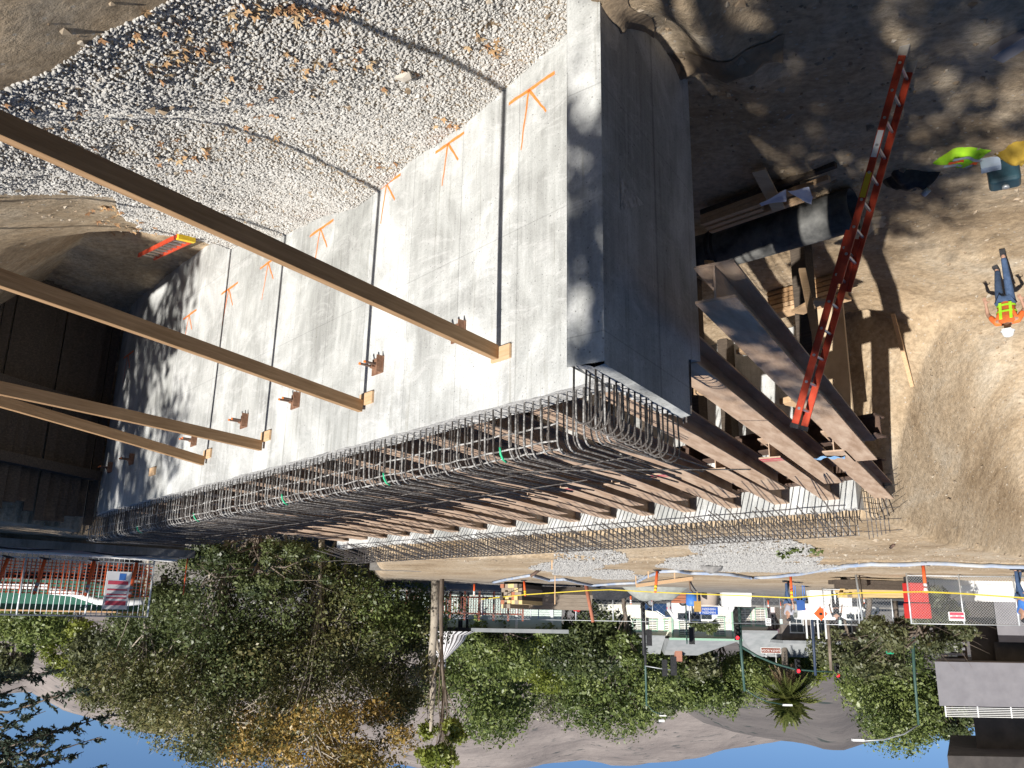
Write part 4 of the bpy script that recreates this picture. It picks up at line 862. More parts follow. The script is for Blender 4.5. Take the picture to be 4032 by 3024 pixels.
# stakes
for i, (px, a_, b_) in enumerate(((2503, 2262, 2302), (2655, 2248, 2278), (2185, 2268, 2380), (2173, 2205, 2243), (2552, 2250, 2278))):
    q = gp(px, a_); MB().bar(q - Vector((0, 0, .1)), Vector((q.x, q.y, aty(px, b_, q.y).z)), .045, .045, (0, 1, 0)).build('wood_stake', M_wood, None, label=('wooden stake holding the silt sock' if i != 2 else 'tall thin stake behind the silt sock, before the timbers'), cat='stake', group='wooden stakes' if i != 2 else None)
q0, q1_ = gp(2505, 2293), gp(2725, 2268); board(q0 + Vector((0, 0, .16)), q1_ + Vector((0, 0, .10)), .05, .16, 'long bright plank lying along the silt sock', M_wood)
# caution tape
tp = [(4060, 2356, 27), (3780, 2337, 27), (3633, 2330, 27), (3380, 2335, 30), (3112, 2354, 34), (2900, 2345, 36), (2600, 2333, 36), (2400, 2322, 40), (2300, 2326, 43), (2063, 2342, 44), (1870, 2362, 48)]
b_ = MB(); pv = []
for i in range(len(tp) - 1):
    for k in range(8):
        f = k / 8; a_ = [tp[i][j] + (tp[i + 1][j] - tp[i][j]) * f for j in range(3)]; pv.append(aty(*a_))
b_.v = [tuple(p + Vector((0, .01 * math.sin(j), s_ * .022))) for j, p in enumerate(pv) for s_ in (-1, 1)]; b_.f = [(2 * i, 2 * i + 2, 2 * i + 3, 2 * i + 1) for i in range(len(pv) - 1)]; b_.m = [0] * len(b_.f)
b_.build('caution_tape', mat('yellow_tape', (.70, .56, .06), (.60, .47, .05), 3, .5), None, label='yellow caution tape strung between the orange delineators', cat='tape')
# chain-link panels
def fence(p0, p1, h, posts, label, mesh_step=.10, wire=.006, m_=None, orange=None, cat='fence'):
    t = thing('chain_link_fence', label, cat, p0); d = (p1 - p0); L = math.hypot(d.x, d.y); u = Vector((d.x / L, d.y / L, 0)); up = Vector((0, 0, 1))
    P = lambda a_, z: u * a_ + up * (z + d.z * a_ / L)
    for f in posts: MB().tube([P(f * L, -.1), P(f * L, h)], .03, 7).build('post', M_galv, t, True)
    for z in (h - .02, .08): MB().tube([P(0, z), P(L, z)], .02, 6).build('rail', M_galv, t, True)
    b_ = MB()
    for a_ in np.arange(-h, L, mesh_step):
        for sg in (1, -1):
            x0, z0, x1, z1 = a_, .05, a_ + h - .1, h - .05
            if x0 < 0: z0 += -x0; x0 = 0
            if x1 > L: z1 -= x1 - L; x1 = L
            if sg < 0: z0, z1 = h - z0, h - z1
            if x1 > x0: b_.bar(P(x0, z0), P(x1, z1), wire, wire, (u.y, -u.x, 0))
    b_.build('wire_mesh', m_ or M_galv, t, kind='stuff'); return t
f0 = aty(3570, 2275, 32.5); f0.z = gz(f0.x, f0.y); f1 = aty(4130, 2278, 32); f1.z = f0.z
ft = fence(f0, f1, aty(3590, 2457, 32.5).z - f0.z, (0, .37, .75, .98), 'galvanised chain-link panel in front of the olive shrub')
sg_ = MB().box((0, 0, 0), (.60, .02, .32)).build('warning_sign', M_sign_w, None, label='small white and red warning sign wired to the chain-link panel', cat='sign', loc=aty(3767, 2427, 32.3))
MB().box((0, -.013, .05), (.52, .004, .07)).box((0, -.013, -.09), (.52, .004, .10)).build('red_band', M_redp, sg_)
for i in range(2): MB().box((-.1 + .2 * i, -.013, -.01), (.14, .004, .02)).build('red_line', M_redp, sg_)
f0 = aty(640, 2330, 62); f0.z = 0
fence(Vector((-1.5, 57, 0)), Vector((14.5, 62, 0)), 1.9, (0, .2, .4, .6, .8, 1), 'dark chain-link fence before the redwood deck', .2, .012, M_grey)
fence(Vector((-19.5, 58, 0)), Vector((-2, 57, 0)), 1.9, (0, .14, .28, .43, .57, .72, .86, 1), 'chain-link fence running in front of the white vehicle', .40, .006, M_grey)
p_ = aty(3240, 2335, 46); fence(Vector((p_.x - 3.6, 46, 0)), Vector((p_.x, 46, 0)), 1.9, (0, .5, 1), 'chain-link panel beside the dark-jacketed figure', .16, .008, M_grey)
# right hand mesh fence on the old bridge
g0, g1 = W(24.6, -4.0, .18), W(24.6, 12, .18); t = thing('safety_fence', 'railing with orange plastic mesh along the old bridge', 'fence', g0); dv = g1 - g0; L = dv.length; u = dv / L
hF = 1.9
for i in range(96): MB().tube([u * (L * i / 95), u * (L * i / 95) + Vector((0, 0, hF))], .014 if i % 12 else .035, 5).build('baluster', M_galv, t, True)
for z in (.12, hF): MB().tube([Vector((0, 0, z)), u * L + Vector((0, 0, z))], .025, 6).build('rail', M_galv, t, True)
b_ = MB(); nb_ = 60; M_mesh = mat('orange_mesh', (.75, .13, .04), rough=.7)
bk = Vector((u.y, -u.x, 0)) * -.06
for i in range(int(L * .62 / .12)): b_.bar(u * (i * .12) + bk + Vector((0, 0, .1)), u * (i * .12) + bk + Vector((0, 0, 1.25)), .03, .006, (u.y, -u.x, 0))
for j in range(11): b_.bar(bk + Vector((0, 0, .12 + j * .11)), u * (L * .62) + bk + Vector((0, 0, .12 + j * .11 + .05 * math.sin(j))), .004, .03)
b_.build('plastic_mesh', M_mesh, t, kind='stuff')
sg_ = MB().box((0, 0, 0), (.80, .02, 1.25)).build('site_sign', M_sign_w, None, label='tall white site notice with red bands hung on the railing', cat='sign', loc=g0 + u * 1.15 + Vector((-.06, -.06, 1.05)), rz=math.atan2(u.y, u.x))
for z, h_ in ((.42, .14), (-.02, .05), (.25, .04), (.14, .04), (-.25, .12)): MB().box((0, -.013, z), (.66, .004, h_)).build('red_band', M_redp, sg_)
MB().box((-.12, -.013, -.45), (.22, .004, .22)).build('blue_panel', M_blue, sg_)
MB().tube([W(22.6, -4.4, .1), W(22.6, -4.4, 1.35)], .02, 6).build('marker_stake', M_org, None, True, label='thin orange stake at the corner of the old bridge', cat='stake')
# greenish awning/trailer roof behind the right fence
gb = thing('site_trailer', 'long dark green trailer behind the mesh fence', 'trailer', aty(150, 2362, 40))
MB().box((0, 0, -.2), (8.4, 2.4, 1.3)).build('body', mat('green_panel', (.02, .10, .07), (.03, .13, .09), 4, .5), gb); MB().box((1.5, -1.25, -.55), (5, .05, .2)).build('trim', M_white, gb); MB().box((0, -.1, .48), (8.6, 2.8, .06)).build('roof', mat('tan_roof', (.42, .26, .14), rough=.8), gb)
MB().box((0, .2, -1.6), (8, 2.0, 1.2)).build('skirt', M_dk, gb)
tub = MB().tube([aty(200 + 90 * i, 2330 + (5 if i % 2 else -4) + (40 if i > 1 else 0), 38) for i in range(5)], .16, 8).build('white_hose', M_white, None, True, label='white striped hose behind the mesh fence', cat='hose')

# ================================================================== MIDDLE DISTANCE
def timbers(name, label, q, nx_, nz_, w_, h_, L, rz, m_s, cat='timber stack', part_='timber'):
    t = thing(name, label, cat, q, rz)
    for i in range(nx_):
        for k in range(nz_):
            if k == nz_ - 1 and random.random() < .3: continue
            o = MB().box(((i - nx_ / 2 + .5) * (w_ + .008), random.uniform(-.1, .1), .12 + (k + .5) * (h_ + .006)), (w_, L * random.uniform(.93, 1.03), h_)).build(part_, random.choice(m_s), t)
    for y_ in (-L * .35, L * .35): MB().box((0, y_, .06), (nx_ * w_ * 1.02, .12, .11)).build('bearer', M_woodd, t)
    return t
M_wg = wood_mat('grey_timber', (.22, .18, .14), (.36, .30, .24), axis=1); M_wy = wood_mat('yellow_timber', (.60, .43, .19), (.72, .55, .28), axis=1); M_wr = wood_mat('red_end_timber', (.34, .12, .07), (.42, .19, .11), axis=1)
q = aty(2040, 2290, 47); timbers('timber_stack', 'stack of square weathered timbers showing their cut ends', Vector((q.x - .3, 47, 0)), 6, 6, .2, .2, 3.2, R(25), [M_wg, M_wg, M_woodd, M_wy, M_wr])
q = aty(2160, 2290, 48); timbers('timber_stack', 'stack of long grey timbers seen from the side, next to the cut ends', Vector((q.x - .4, 48.5, 0)), 5, 6, .2, .2, 4.0, R(78), [M_wg, M_woodd, M_wg])
q = aty(3475, 2285, 38); timbers('timber_stack', 'stack of yellow boards with dark battens beside the red box', Vector((q.x, 38, 0)), 6, 6, .22, .10, 3.6, R(82), [M_wy, M_wy, M_wg])
q = aty(3470, 2276, 36); timbers('timber_stack', 'low row of dark sleepers in front of the yellow boards', Vector((q.x + .1, 36, 0)), 3, 2, .2, .17, 4.2, R(84), [M_woodd])
rb = thing('red_bin', 'tall red steel bin behind the chain-link panel', 'bin', Vector((aty(3612, 2400, 34.6).x, 34.6, 0)), R(-8))
for z0, z1, w_ in ((.25, 1.0, .72), (1.04, 1.62, .80)): bevel(MB().box((0, 0, (z0 + z1) / 2), (w_, .6, z1 - z0)).build('body' if z0 < 1 else 'lid', mat('red_steel', (.55, .03, .03), (.62, .05, .04), 4, .45), rb), .03)
MB().box((0, 0, .13), (.6, .5, .26)).build('skid', M_blk, rb)
def barrier(x0, x1, yy, n_, label, group):
    for i in range(n_):
        L = (x1 - x0) / n_; t = MB().add([(-L / 2 + .02, y_, z) for y_, z in ((-.3, 0), (-.3, .2), (-.1, .45), (-.08, .85), (.08, .85), (.1, .45), (.3, .2), (.3, 0))] + [(L / 2 - .02, y_, z) for y_, z in ((-.3, 0), (-.3, .2), (-.1, .45), (-.08, .85), (.08, .85), (.1, .45), (.3, .2), (.3, 0))],
            [tuple(range(8)), tuple(range(15, 7, -1))] + [(j, 8 + j, 8 + (j + 1) % 8, (j + 1) % 8) for j in range(8)])
        t.build('concrete_barrier', M_white, None, label=label, cat='barrier', group=group, loc=(x0 + L * (i + .5), yy, 0))
barrier(aty(3350, 2330, 50).x, aty(3180, 2330, 50).x, 50, 2, 'white roadside barrier section before the parked cars', 'white barriers before the parked cars')
barrier(aty(2955, 2330, 56).x, aty(2838, 2330, 56).x, 56, 1, 'white roadside barrier section below the white vehicle', 'white barriers below the white vehicle')
barrier(aty(4080, 2330, 37).x, aty(3575, 2330, 37).x, 37, 2, 'pale barrier section at the foot of the chain-link panel', 'pale barriers by the chain-link panel')
# boulder, pipe stub, small weeds
def boulder(q, r_, label, m_=None):
    v = IV * (1 + RNG.uniform(-.2, .2, (12, 1))) * r_ * np.array([1.3, 1, .7]); MB().add([tuple(p) for p in v], [tuple(f) for f in IF]).build('boulder', m_ or mat('grey_rock', (.16, .155, .15), (.28, .27, .26), 5, .9, .5), None, label=label, cat='rock', loc=q + Vector((0, 0, r_ * .3)))
boulder(gp(2800, 2220), .36, 'dark grey boulder on the pale gravel fill'); boulder(gp(1590, 290), .10, 'broad flat stone beside fallen leaves on the gravel bank', mat('tan_rock', (.40, .36, .31), (.50, .46, .40), 6, .9))
q = gp(2130, 2240); MB().tube([q, q + Vector((.4, .1, .28))], .06, 8).build('pipe_stub', M_steeld, None, True, label='short rusty pipe stub lying by a yellow strap on the dirt', cat='pipe')
q = gp(3520, 2140); MB().tube([q + Vector((0, 0, .03)), q + Vector((-.12, .5, .06))], .035, 7).build('iron_pin', M_steeld, None, True, label='short iron pin lying on the open dirt slope', cat='pin')
# people on the street side
person('man in a grey T-shirt and jeans beside an orange delineator', Vector((aty(3098, 2290, 39.5).x, 39.5, gz(-12.7, 39.5))), R(60), 1.78, .05, .2, shirt=mat('grey_shirt', (.30, .31, .36), (.36, .37, .42), 8, .9))
person('figure in a dark jacket standing before the parked cars', Vector((aty(3272, 2330, 46.5).x - .3, 46.8, 0)), R(200), 1.75, .0, .1, shirt=M_dk, trousers=M_dk)
person('person in blue jeans at the silt sock', Vector((aty(4046, 2230, 28).x, 28.6, gz(-16.8, 28.6))), R(80), 1.75, 0, .18, shirt=M_blue)
M_blue2 = mat('dark_blue_cloth', (.03, .09, .28), rough=.8)
bc = thing('folding_chair', 'blue folding chair behind the man in the grey T-shirt', 'chair', Vector((aty(3150, 2380, 44).x, 44, 0)), R(30))
MB().box((0, 0, .75), (.4, .4, .04)).build('seat', M_blue2, bc); MB().box((0, .2, 1.0), (.4, .04, .45)).build('backrest', M_blue2, bc)
for x_ in (-.22, .22):
    for y_ in (-.22, .22): MB().bar((x_, y_, 0), (x_, y_, .74), .03, .03, (0, 1, 0)).build('leg', M_blue, bc)

# vehicles
def car(label, loc, rz, L=4.6, Wd=1.8, H=1.5, paint=None, van=False, cat='car'):
    t = thing('parked_car', label, cat, loc, rz); pm = paint or M_white
    if van: prof = [(-L / 2, .35), (-L / 2, 1.0), (-L / 2 + .1, H * .62), (-L / 2 + .55, H), (L / 2 - 1.75, H), (L / 2 - 1.05, H * .66), (L / 2 - .15, H * .58), (L / 2, .75), (L / 2, .35)]
    else: prof = [(-L / 2, .35), (-L / 2, .85), (-L / 2 + .1, .95), (-L / 2 + .7, 1.0), (-L / 2 + 1.15, H), (L / 2 - 2.0, H), (L / 2 - 1.3, 1.0), (L / 2 - .15, .88), (L / 2, .7), (L / 2, .35)]
    b_ = MB().xprism(prof, -Wd / 2, Wd / 2); o = b_.build('body', pm, t); bevel(o, .07, 2)
    zc = H * .80; n_ = 3 if van else 2; x0, x1 = (-L / 2 + .45, L / 2 - 1.75) if van else (-L / 2 + 1.15, L / 2 - 1.95)
    for sy in (-1, 1):
        for i in range(n_):
            a_ = x0 + (x1 - x0) * i / n_ + .05; c_ = x0 + (x1 - x0) * (i + 1) / n_ - .05
            MB().box(((a_ + c_) / 2, sy * (Wd / 2 + .004), zc), (c_ - a_, .02, H * .24)).build('window', M_glass, t)
    for sx in (-1, 1):
        for sy in (-1, 1):
            w_ = MB().tube([(sx * L * .31, sy * (Wd / 2 - .2), .33), (sx * L * .31, sy * (Wd / 2 + .01), .33)], .33, 16).build('wheel', M_tyre, t); MB().tube([(sx * L * .31, sy * (Wd / 2), .33), (sx * L * .31, sy * (Wd / 2 + .02), .33)], .2, 12).build('rim', M_alu, w_)
    for sy in (-.6, .6):
        MB().box((L / 2, sy * Wd / 2 * 1.2, .68), (.05, .3, .14)).build('headlight', M_sign_w, t); MB().box((-L / 2, sy * Wd / 2 * 1.2, .8), (.05, .25, .16)).build('tail_light', M_redp, t)
    return t
v_ = car('white van with a blue lettered banner in front of the green-trimmed house', (aty(2755, 2350, 68).x, 68, 0), R(180), 4.9, 1.9, 1.75, van=True, cat='van')
bn = MB().box((0, 0, 0), (1.75, .03, .55)).build('banner', mat('banner_blue', (.03, .10, .42), rough=.5), v_, loc=(.25, .98, .98)); bn.rotation_euler = (0, 0, math.pi)
for i, z in enumerate((.12, -.13)):
    tm = obj('lettering', text_mesh('HANSEN', .26, M_sign_w), bn, loc=(-.2, -.02, z)); tm.rotation_euler = (R(90), 0, 0)
MB().box((.62, -.018, 0), (.34, .006, .42)).build('panel', M_sign_w, bn)
car('dark blue car parked below the house windows', (aty(2625, 2390, 74).x, 74, 0), R(8), 4.4, 1.75, 1.45, mat('blue_paint', (.02, .05, .12), rough=.3))
car('white sedan parked behind the orange diamond sign', (aty(3237, 2400, 70).x, 70, 0), R(100), 4.5, 1.8, 1.48)
car('white car parked beside the blue chair', (aty(3172, 2390, 66).x, 66, 0), R(96), 4.3, 1.75, 1.5)
car('white car behind the thin posts near the olive tree', (aty(3345, 2425, 72).x, 72, 0), R(20), 4.5, 1.8, 1.45)
# debris heap with orange barrels and a tank
tk = MB().lathe([(0, 0), (.62, 0), (.66, .1), (.62, .75), (.66, .8), (0, .86)], 16).build('round_tank', mat('beige_tank', (.50, .42, .36), rough=.6), None, True, label='round beige tank beside the white van', cat='tank', loc=(aty(2790, 2345, 57).x, 57, 0))
tk2 = MB().lathe([(0, 0), (.4, 0), (.42, .75), (.3, .85), (0, .86)], 14).build('drum', M_blue, None, True, label='blue drum next to the beige tank', cat='drum', loc=(aty(2725, 2345, 56.6).x, 56.6, 0))
bs_ = MB().box((0, 0, .9), (.45, .05, .65)).box((0, 0, .3), (.06, .06, .6)).build('board_sign', mat('amber_board', (.40, .25, .06), (.5, .3, .1), 6, .7), None, label='amber board sign on a post before the beige tank', cat='sign', loc=(aty(2745, 2345, 55.5).x, 55.5, 0))
for i in range(4): board(Vector((aty(2690, 2340, 57).x - .6, 57 + .1 * i, .12 + .16 * i)), Vector((aty(2690, 2340, 57).x + .7, 57.2 + .1 * i, .12 + .16 * i)), .3, .13, 'orange-brown plank in the small pile beside the blue drum', M_wr, group='planks beside the blue drum')
rp_ = [aty(2730, 2262, 38)] + [aty(2715, 2290, 41), aty(2718, 2320, 46), aty(2735, 2342, 54)]; rp_[0].z = gz(rp_[0].x, rp_[0].y); MB().tube(rp_, .035, 6).build('hose', mat('brown_hose', (.22, .13, .07), rough=.7), None, True, label='brown hose curving from the silt sock towards the tank', cat='hose')
tarp = gp(2560, 2320); 
def heap(name, c, rx, ry, h, mt, label, cat, seed, n=16):
    b_ = MB()
    for i in range(n + 1):
        for j in range(n + 1):
            u, v = i / n * 2 - 1, j / n * 2 - 1; e = max(0, 1 - (u * u + v * v)); b_.v.append((u * rx, v * ry, e * h * (.8 + 1.1 * float(fbm(np.array(u * 2 + seed), np.array(v * 2.), 4, seed))) - .03))
    b_.f = [(i * (n + 1) + j, (i + 1) * (n + 1) + j, (i + 1) * (n + 1) + j + 1, i * (n + 1) + j + 1) for i in range(n) for j in range(n)]; b_.m = [0] * len(b_.f)
    b_.build(name, mt, None, True, label=label, cat=cat, loc=c)
heap('covered_pile', Vector((aty(2580, 2330, 50).x, 50, 0)), 1.9, 1.2, 1.0, mat('grey_tarp', (.24, .25, .23), (.34, .35, .32), 3, .8), 'pile under a grey-green tarp behind the leaning delineator', 'tarp', 5)
heap('covered_pile', Vector((aty(2400, 2330, 52).x, 52, 0)), 2.0, 1.3, .9, M_dk, 'low pile under black sheeting left of the grey tarp', 'sheeting', 9)
heap('parasol_heap', Vector((aty(2258, 2360, 54).x, 54, .4)), .9, .6, 1.1, mat('red_cover', (.60, .04, .04), (.5, .03, .03), 3, .6), 'bright red cover over a machine in front of the green trees', 'cover', 13)
# diamond work sign
ds = thing('work_sign', 'orange diamond work sign on a stand before the white sedan', 'sign', Vector((aty(3229, 2385, 56).x, 56, 0)))
MB().box((0, 0, 1.55 - .35), (.62, .03, .62), M=Matrix.Rotation(R(45), 3, 'Y')).build('plate', M_org, ds); MB().box((0, -.025, 1.22), (.2, .01, .16)).build('symbol', M_blk, ds); MB().tube([(0, .03, 0), (0, .03, 1.2)], .03, 6).build('stand', M_grey, ds)

# ------------------------------------------------------------------ houses
M_clap = mat('cream_clapboard', (.74, .73, .62), (.78, .77, .67), 2, .7); M_trim = mat('green_trim', (.30, .48, .36), (.34, .52, .40), 3, .6); M_roof = mat('grey_shingle', (.22, .235, .24), (.29, .30, .305), 1.2, .9, .3, 14)
def window(t, x, z, w_, h_, y=0.0, trim=None):
    f = MB()
    for a_, c_, d_ in (((x - w_ / 2 - .06), z, (.12, .07, h_ + .24)), ((x + w_ / 2 + .06), z, (.12, .07, h_ + .24))): f.box((a_, y - .035, c_), (d_[0] * .8, d_[1], d_[2]))
    f.box((x, y - .037, z + h_ / 2 + .06), (w_ + .30, .075, .13)); f.box((x, y - .05, z - h_ / 2 - .06), (w_ + .34, .11, .10))
    fo = f.build('window', trim or M_trim, t); MB().box((x, y - .008, z), (w_, .014, h_)).build('pane', M_glass, fo)
    MB().box((x, y - .022, z), (w_, .02, .05)).box((x, y - .0235, z), (.04, .02, h_)).build('sash', M_white, fo)
def clap(t, x0, x1, z0, z1, y, m_, depth=8):
    MB().box(((x0 + x1) / 2, y + depth / 2, (z0 + z1) / 2), (x1 - x0, depth, z1 - z0)).build('wall', m_, t)
    k = int((z1 - z0) / .18); me_ = MB().add([(x0, -.03, 0), (x1, -.03, 0), (x1, -.002, .178), (x0, -.002, .178), (x0, 0, 0), (x1, 0, 0)], [(0, 1, 2, 3), (4, 5, 1, 0)]).mesh('clapboard', m_)
    for i in range(k): obj('clapboard', me_, t, loc=(0, y, z0 + i * .18))
YH = 92
hx0, hx1 = aty(2885, 2480, YH).x, aty(2648, 2480, YH).x; hs = thing('house', 'cream clapboard house with green window trim and a grey hipped roof', 'house', (0, YH, 0))
ze = zat(2516, YH, 2750); clap(hs, hx0, hx1, 0, ze, 0, M_clap)
for px in (2695, 2832): window(hs, aty(px, 2460, YH).x, zat(2467, YH, px), 1.0, 1.75)
clap(hs, hx1 + .02, aty(2380, 2480, YH + 2).x, 0, zat(2502, YH + 2, 2500), 2, M_clap, 6)
for px in (2508, 2570, 2632): window(hs, aty(px, 2460, YH + 2).x, zat(2462, YH + 2, px), .8, 1.05, 2)
MB().box((hx1, -.03, ze / 2), (.18, .16, ze)).box((hx0, -.03, ze / 2), (.18, .16, ze)).build('corner_board', M_trim, hs)
rx0, rx1 = hx0 - .7, hx1 + .5; zr_ = zat(2580, YH + 5, 2750)
MB().add([(rx0, -.9, ze), (rx1, -.9, ze), (rx1, 9, ze), (rx0, 9, ze), (rx0 + 3.6, 4.2, zr_), (rx1 - .3, 4.2, zr_)], [(0, 1, 5, 4), (1, 2, 5), (2, 3, 4, 5), (3, 0, 4), (3, 2, 1, 0)]).build('roof', M_roof, hs)
MB().box(((rx0 + rx1) / 2, -.93, ze + .02), (rx1 - rx0 + .1, .12, .22)).build('gutter', M_trim, hs)
wx1 = aty(2370, 2480, YH + 2).x; z2_ = zat(2500, YH + 2, 2500); MB().add([(rx1, 1.4, z2_), (wx1 + .4, 1.4, z2_), (wx1 + .4, 8, z2_ + .1), (rx1, 8, z2_ + .1), (rx1, 5, z2_ + 2.0), (wx1 - 1.5, 5, z2_ + 2.0)], [(0, 1, 5, 4), (1, 2, 5), (2, 3, 4, 5)]).build('roof', M_roof, hs)
MB().box((aty(2672, 2580, YH + 3).x, 3.2, zat(2585, YH + 3, 2672) - .5), (.7, .7, 2.0)).build('chimney', mat('brick', (.33, .15, .10), (.42, .2, .14), 8, .9), hs)
# shop next to the house, pale pink gable
hs2 = thing('house', 'small pale pink clapboard building beside the palm trunk', 'house', (0, YH + 4, 0)); Y2 = YH + 4
M_pink = mat('pink_clapboard', (.70, .62, .64), (.75, .68, .69), 2, .7)
a_, c_ = aty(3135, 2450, Y2).x, aty(3030, 2450, Y2).x; e_ = zat(2478, Y2, 3080); clap(hs2, a_, c_, 0, e_, 0, M_pink, 6)
for px in (3050, 3068): window(hs2, aty(px, 2440, Y2).x, zat(2450, Y2, px), .35, 1.4, trim=M_dk)
MB().box(((a_ + c_) / 2, 2.6, e_ + .15), (c_ - a_ + 1.2, 7.4, .35)).build('eave', mat('plum_trim', (.12, .07, .10), rough=.7), hs2)
MB().add([(a_ - 5.5, -.6, e_ + .34), (c_ + 3.5, -.6, e_ + .34), (c_ + 3.5, 7, e_ + .34), (a_ - 5.5, 7, e_ + .34), (a_ - 2, 3.2, e_ + 3.0), (c_ + 1, 3.2, e_ + 3.0)], [(0, 1, 5, 4), (1, 2, 5), (2, 3, 4, 5), (3, 0, 4), (3, 2, 1, 0)]).build('roof', M_roof, hs2)
a2_, c2_ = aty(3012, 2450, Y2).x, aty(2950, 2450, Y2).x
hs3 = thing('house', 'cream corner shop front with dark porch openings behind the signal pole', 'house', (0, Y2 - 1, 0)); clap(hs3, aty(3012, 2440, Y2).x, aty(2900, 2440, Y2).x, 0, e_ + .2, 0, mat('cream_wall', (.72, .66, .58), rough=.8), 5)
for px in (2925, 2985): window(hs3, aty(px, 2430, Y2).x, zat(2430, Y2, px), 1.1, 1.7, trim=M_trim)
MB().box((aty(2955, 2440, Y2).x, -.4, e_ + .3), (4.5, 1.6, .3)).build('canopy', M_roof, hs3)
for px in (3170, 3190, 3215, 3245): 
    MB().bar((aty(px, 2400, 90).x, 90, 0), (aty(px, 2400, 90).x, 90, 3.2), .14, .14, (0, 1, 0)).build('porch_post', M_white, None, label='white porch post behind the parked white cars', cat='post', group='white porch posts')
hs4 = thing('house', 'dark shop front with a long low roof behind the porch posts', 'house', (aty(3230, 2440, 94).x, 94, 0)); MB().box((0, 3, 1.7), (8.5, 6, 3.4)).build('wall', mat('brown_wall', (.14, .115, .10), (.2, .17, .15), 2, .8), hs4); MB().box((0, 2.2, 3.6), (9.5, 8, .3)).build('roof', M_roof, hs4)
for i in range(3): window(hs4, -2.6 + 2.6 * i, 1.7, 1.3, 1.8, 0, M_white)
# grey block at the side of the frame
YB = 44
gbk = thing('building', 'grey plaster building with deep balcony and white railing beyond the chain-link panel', 'building', (0, YB, 0))
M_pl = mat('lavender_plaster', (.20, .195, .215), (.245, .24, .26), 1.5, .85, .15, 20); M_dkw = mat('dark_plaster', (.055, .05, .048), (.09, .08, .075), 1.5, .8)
X_ = lambda px, py=2600: aty(px, py, YB).x
Z_ = lambda py, px=3850: aty(px, py, YB).z
def bx(px0, px1, py0, py1, y0, y1, name, m_): 
    x0, x1, z0, z1 = X_(px1, (py0 + py1) / 2), X_(px0, (py0 + py1) / 2), Z_(py0), Z_(py1); k_ = (y1 - y0) * x1 / YB * 1.08; x0, x1 = x0 + y0 * x0 / YB, x1 + y0 * x1 / YB; return MB().prism([(x0, y0), (x1, y0), (x1 + k_, y1), (x0 + k_, y1)], z0, z1).build(name, m_, gbk)
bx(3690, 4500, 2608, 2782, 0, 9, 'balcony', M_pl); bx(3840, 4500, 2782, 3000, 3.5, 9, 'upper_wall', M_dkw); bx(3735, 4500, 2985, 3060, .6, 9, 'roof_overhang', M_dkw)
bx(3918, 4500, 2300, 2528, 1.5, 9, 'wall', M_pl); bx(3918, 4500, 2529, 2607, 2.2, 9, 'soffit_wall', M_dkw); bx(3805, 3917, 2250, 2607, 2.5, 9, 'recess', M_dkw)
for i in range(6): MB().bar((X_(3710), .3, Z_(2790 + 7 * i)), (X_(4500), .3, Z_(2790 + 7 * i)), .03, .03).build('railing_bar', M_white, gbk)
for px in (3712, 3838, 3968): MB().bar((X_(px), .3, Z_(2782)), (X_(px), .3, Z_(2828)), .05, .05, (0, 1, 0)).build('railing_post', M_white, gbk)
for i in range(4): bx(3700, 3800, 2530 + 22 * i, 2540 + 22 * i, .5, 3, 'stair_tread', M_pl)
bx(3760, 3800, 2400, 2600, 1.0, 1.3, 'post', M_woodd)

# ------------------------------------------------------------------ street furniture
M_sgn = mat('signal_green', (.035, .075, .062), (.045, .095, .08), 4, .5); M_lens_r = glow_mat('red_lamp', (1.0, .02, .03), 3.0); M_lens_d = mat('dark_lens', (.03, .03, .03), rough=.4)
def signal_head(parent, loc, rz=0, lit=True, sc=1.0):
    h = MB().box((0, 0, 0), (.36 * sc, .22, 1.12 * sc)).build('signal_head', M_blk, parent, loc=loc); h.rotation_euler = (0, 0, rz)
    for i, z in enumerate((.36, 0, -.36)):
        MB().tube([(0, -.112, z * sc), (0, -.125, z * sc)], .14 * sc, 14).build('lens', M_lens_r if (lit and i == 0) else M_lens_d, h)
        MB().tube([(0, -.11, z * sc), (0, -.26, z * sc)], [.155 * sc, .15 * sc], 12, cap=False).build('visor', M_blk, h)
    return h
YS = 72
sp0 = Vector((aty(2912, 2400, YS).x, YS, 0)); tsg = thing('traffic_signal', 'green mast-arm traffic signal with red lamps lit and a brown street sign', 'traffic signal', sp0)
PZ = lambda px, py: aty(px, py, YS) - sp0
MB().tube([(0, 0, 0), PZ(2918, 2560), PZ(2932, 2722)], [.16, .12, .09], 10).build('pole', M_sgn, tsg, True)
MB().tube([PZ(2922, 2548), PZ(2980, 2582), PZ(3050, 2612), PZ(3130, 2635), PZ(3205, 2642), PZ(3290, 2646)], [.11, .10, .09, .075, .065, .05], 8).build('mast_arm', M_sgn, tsg, True)
MB().tube([PZ(2932, 2712), PZ(2965, 2735), PZ(3020, 2762), PZ(3085, 2774)], .045, 7).build('lamp_arm', M_sgn, tsg, True); MB().box(PZ(3100, 2776), (.75, .25, .14)).build('lamp', M_white, tsg)
signal_head(tsg, PZ(3137, 2623) + Vector((0, -.2, 0))); signal_head(tsg, PZ(3291, 2640) + Vector((0, -.2, 0)))
signal_head(tsg, PZ(2900, 2493) + Vector((.05, -.25, 0)))
bs = MB().box((0, 0, 0), (1.65, .03, .45)).build('street_sign', M_white, tsg, loc=PZ(3034, 2561) + Vector((0, -.1, 0)))
MB().box((0, -.017, 0), (1.56, .006, .37)).build('plate', mat('sign_brown', (.22, .06, .03), rough=.5), bs)
tm = obj('lettering', text_mesh('SANTA ROSA', .25, M_sign_w), bs, loc=(0, -.024, 0)); tm.rotation_euler = (R(90), 0, 0)
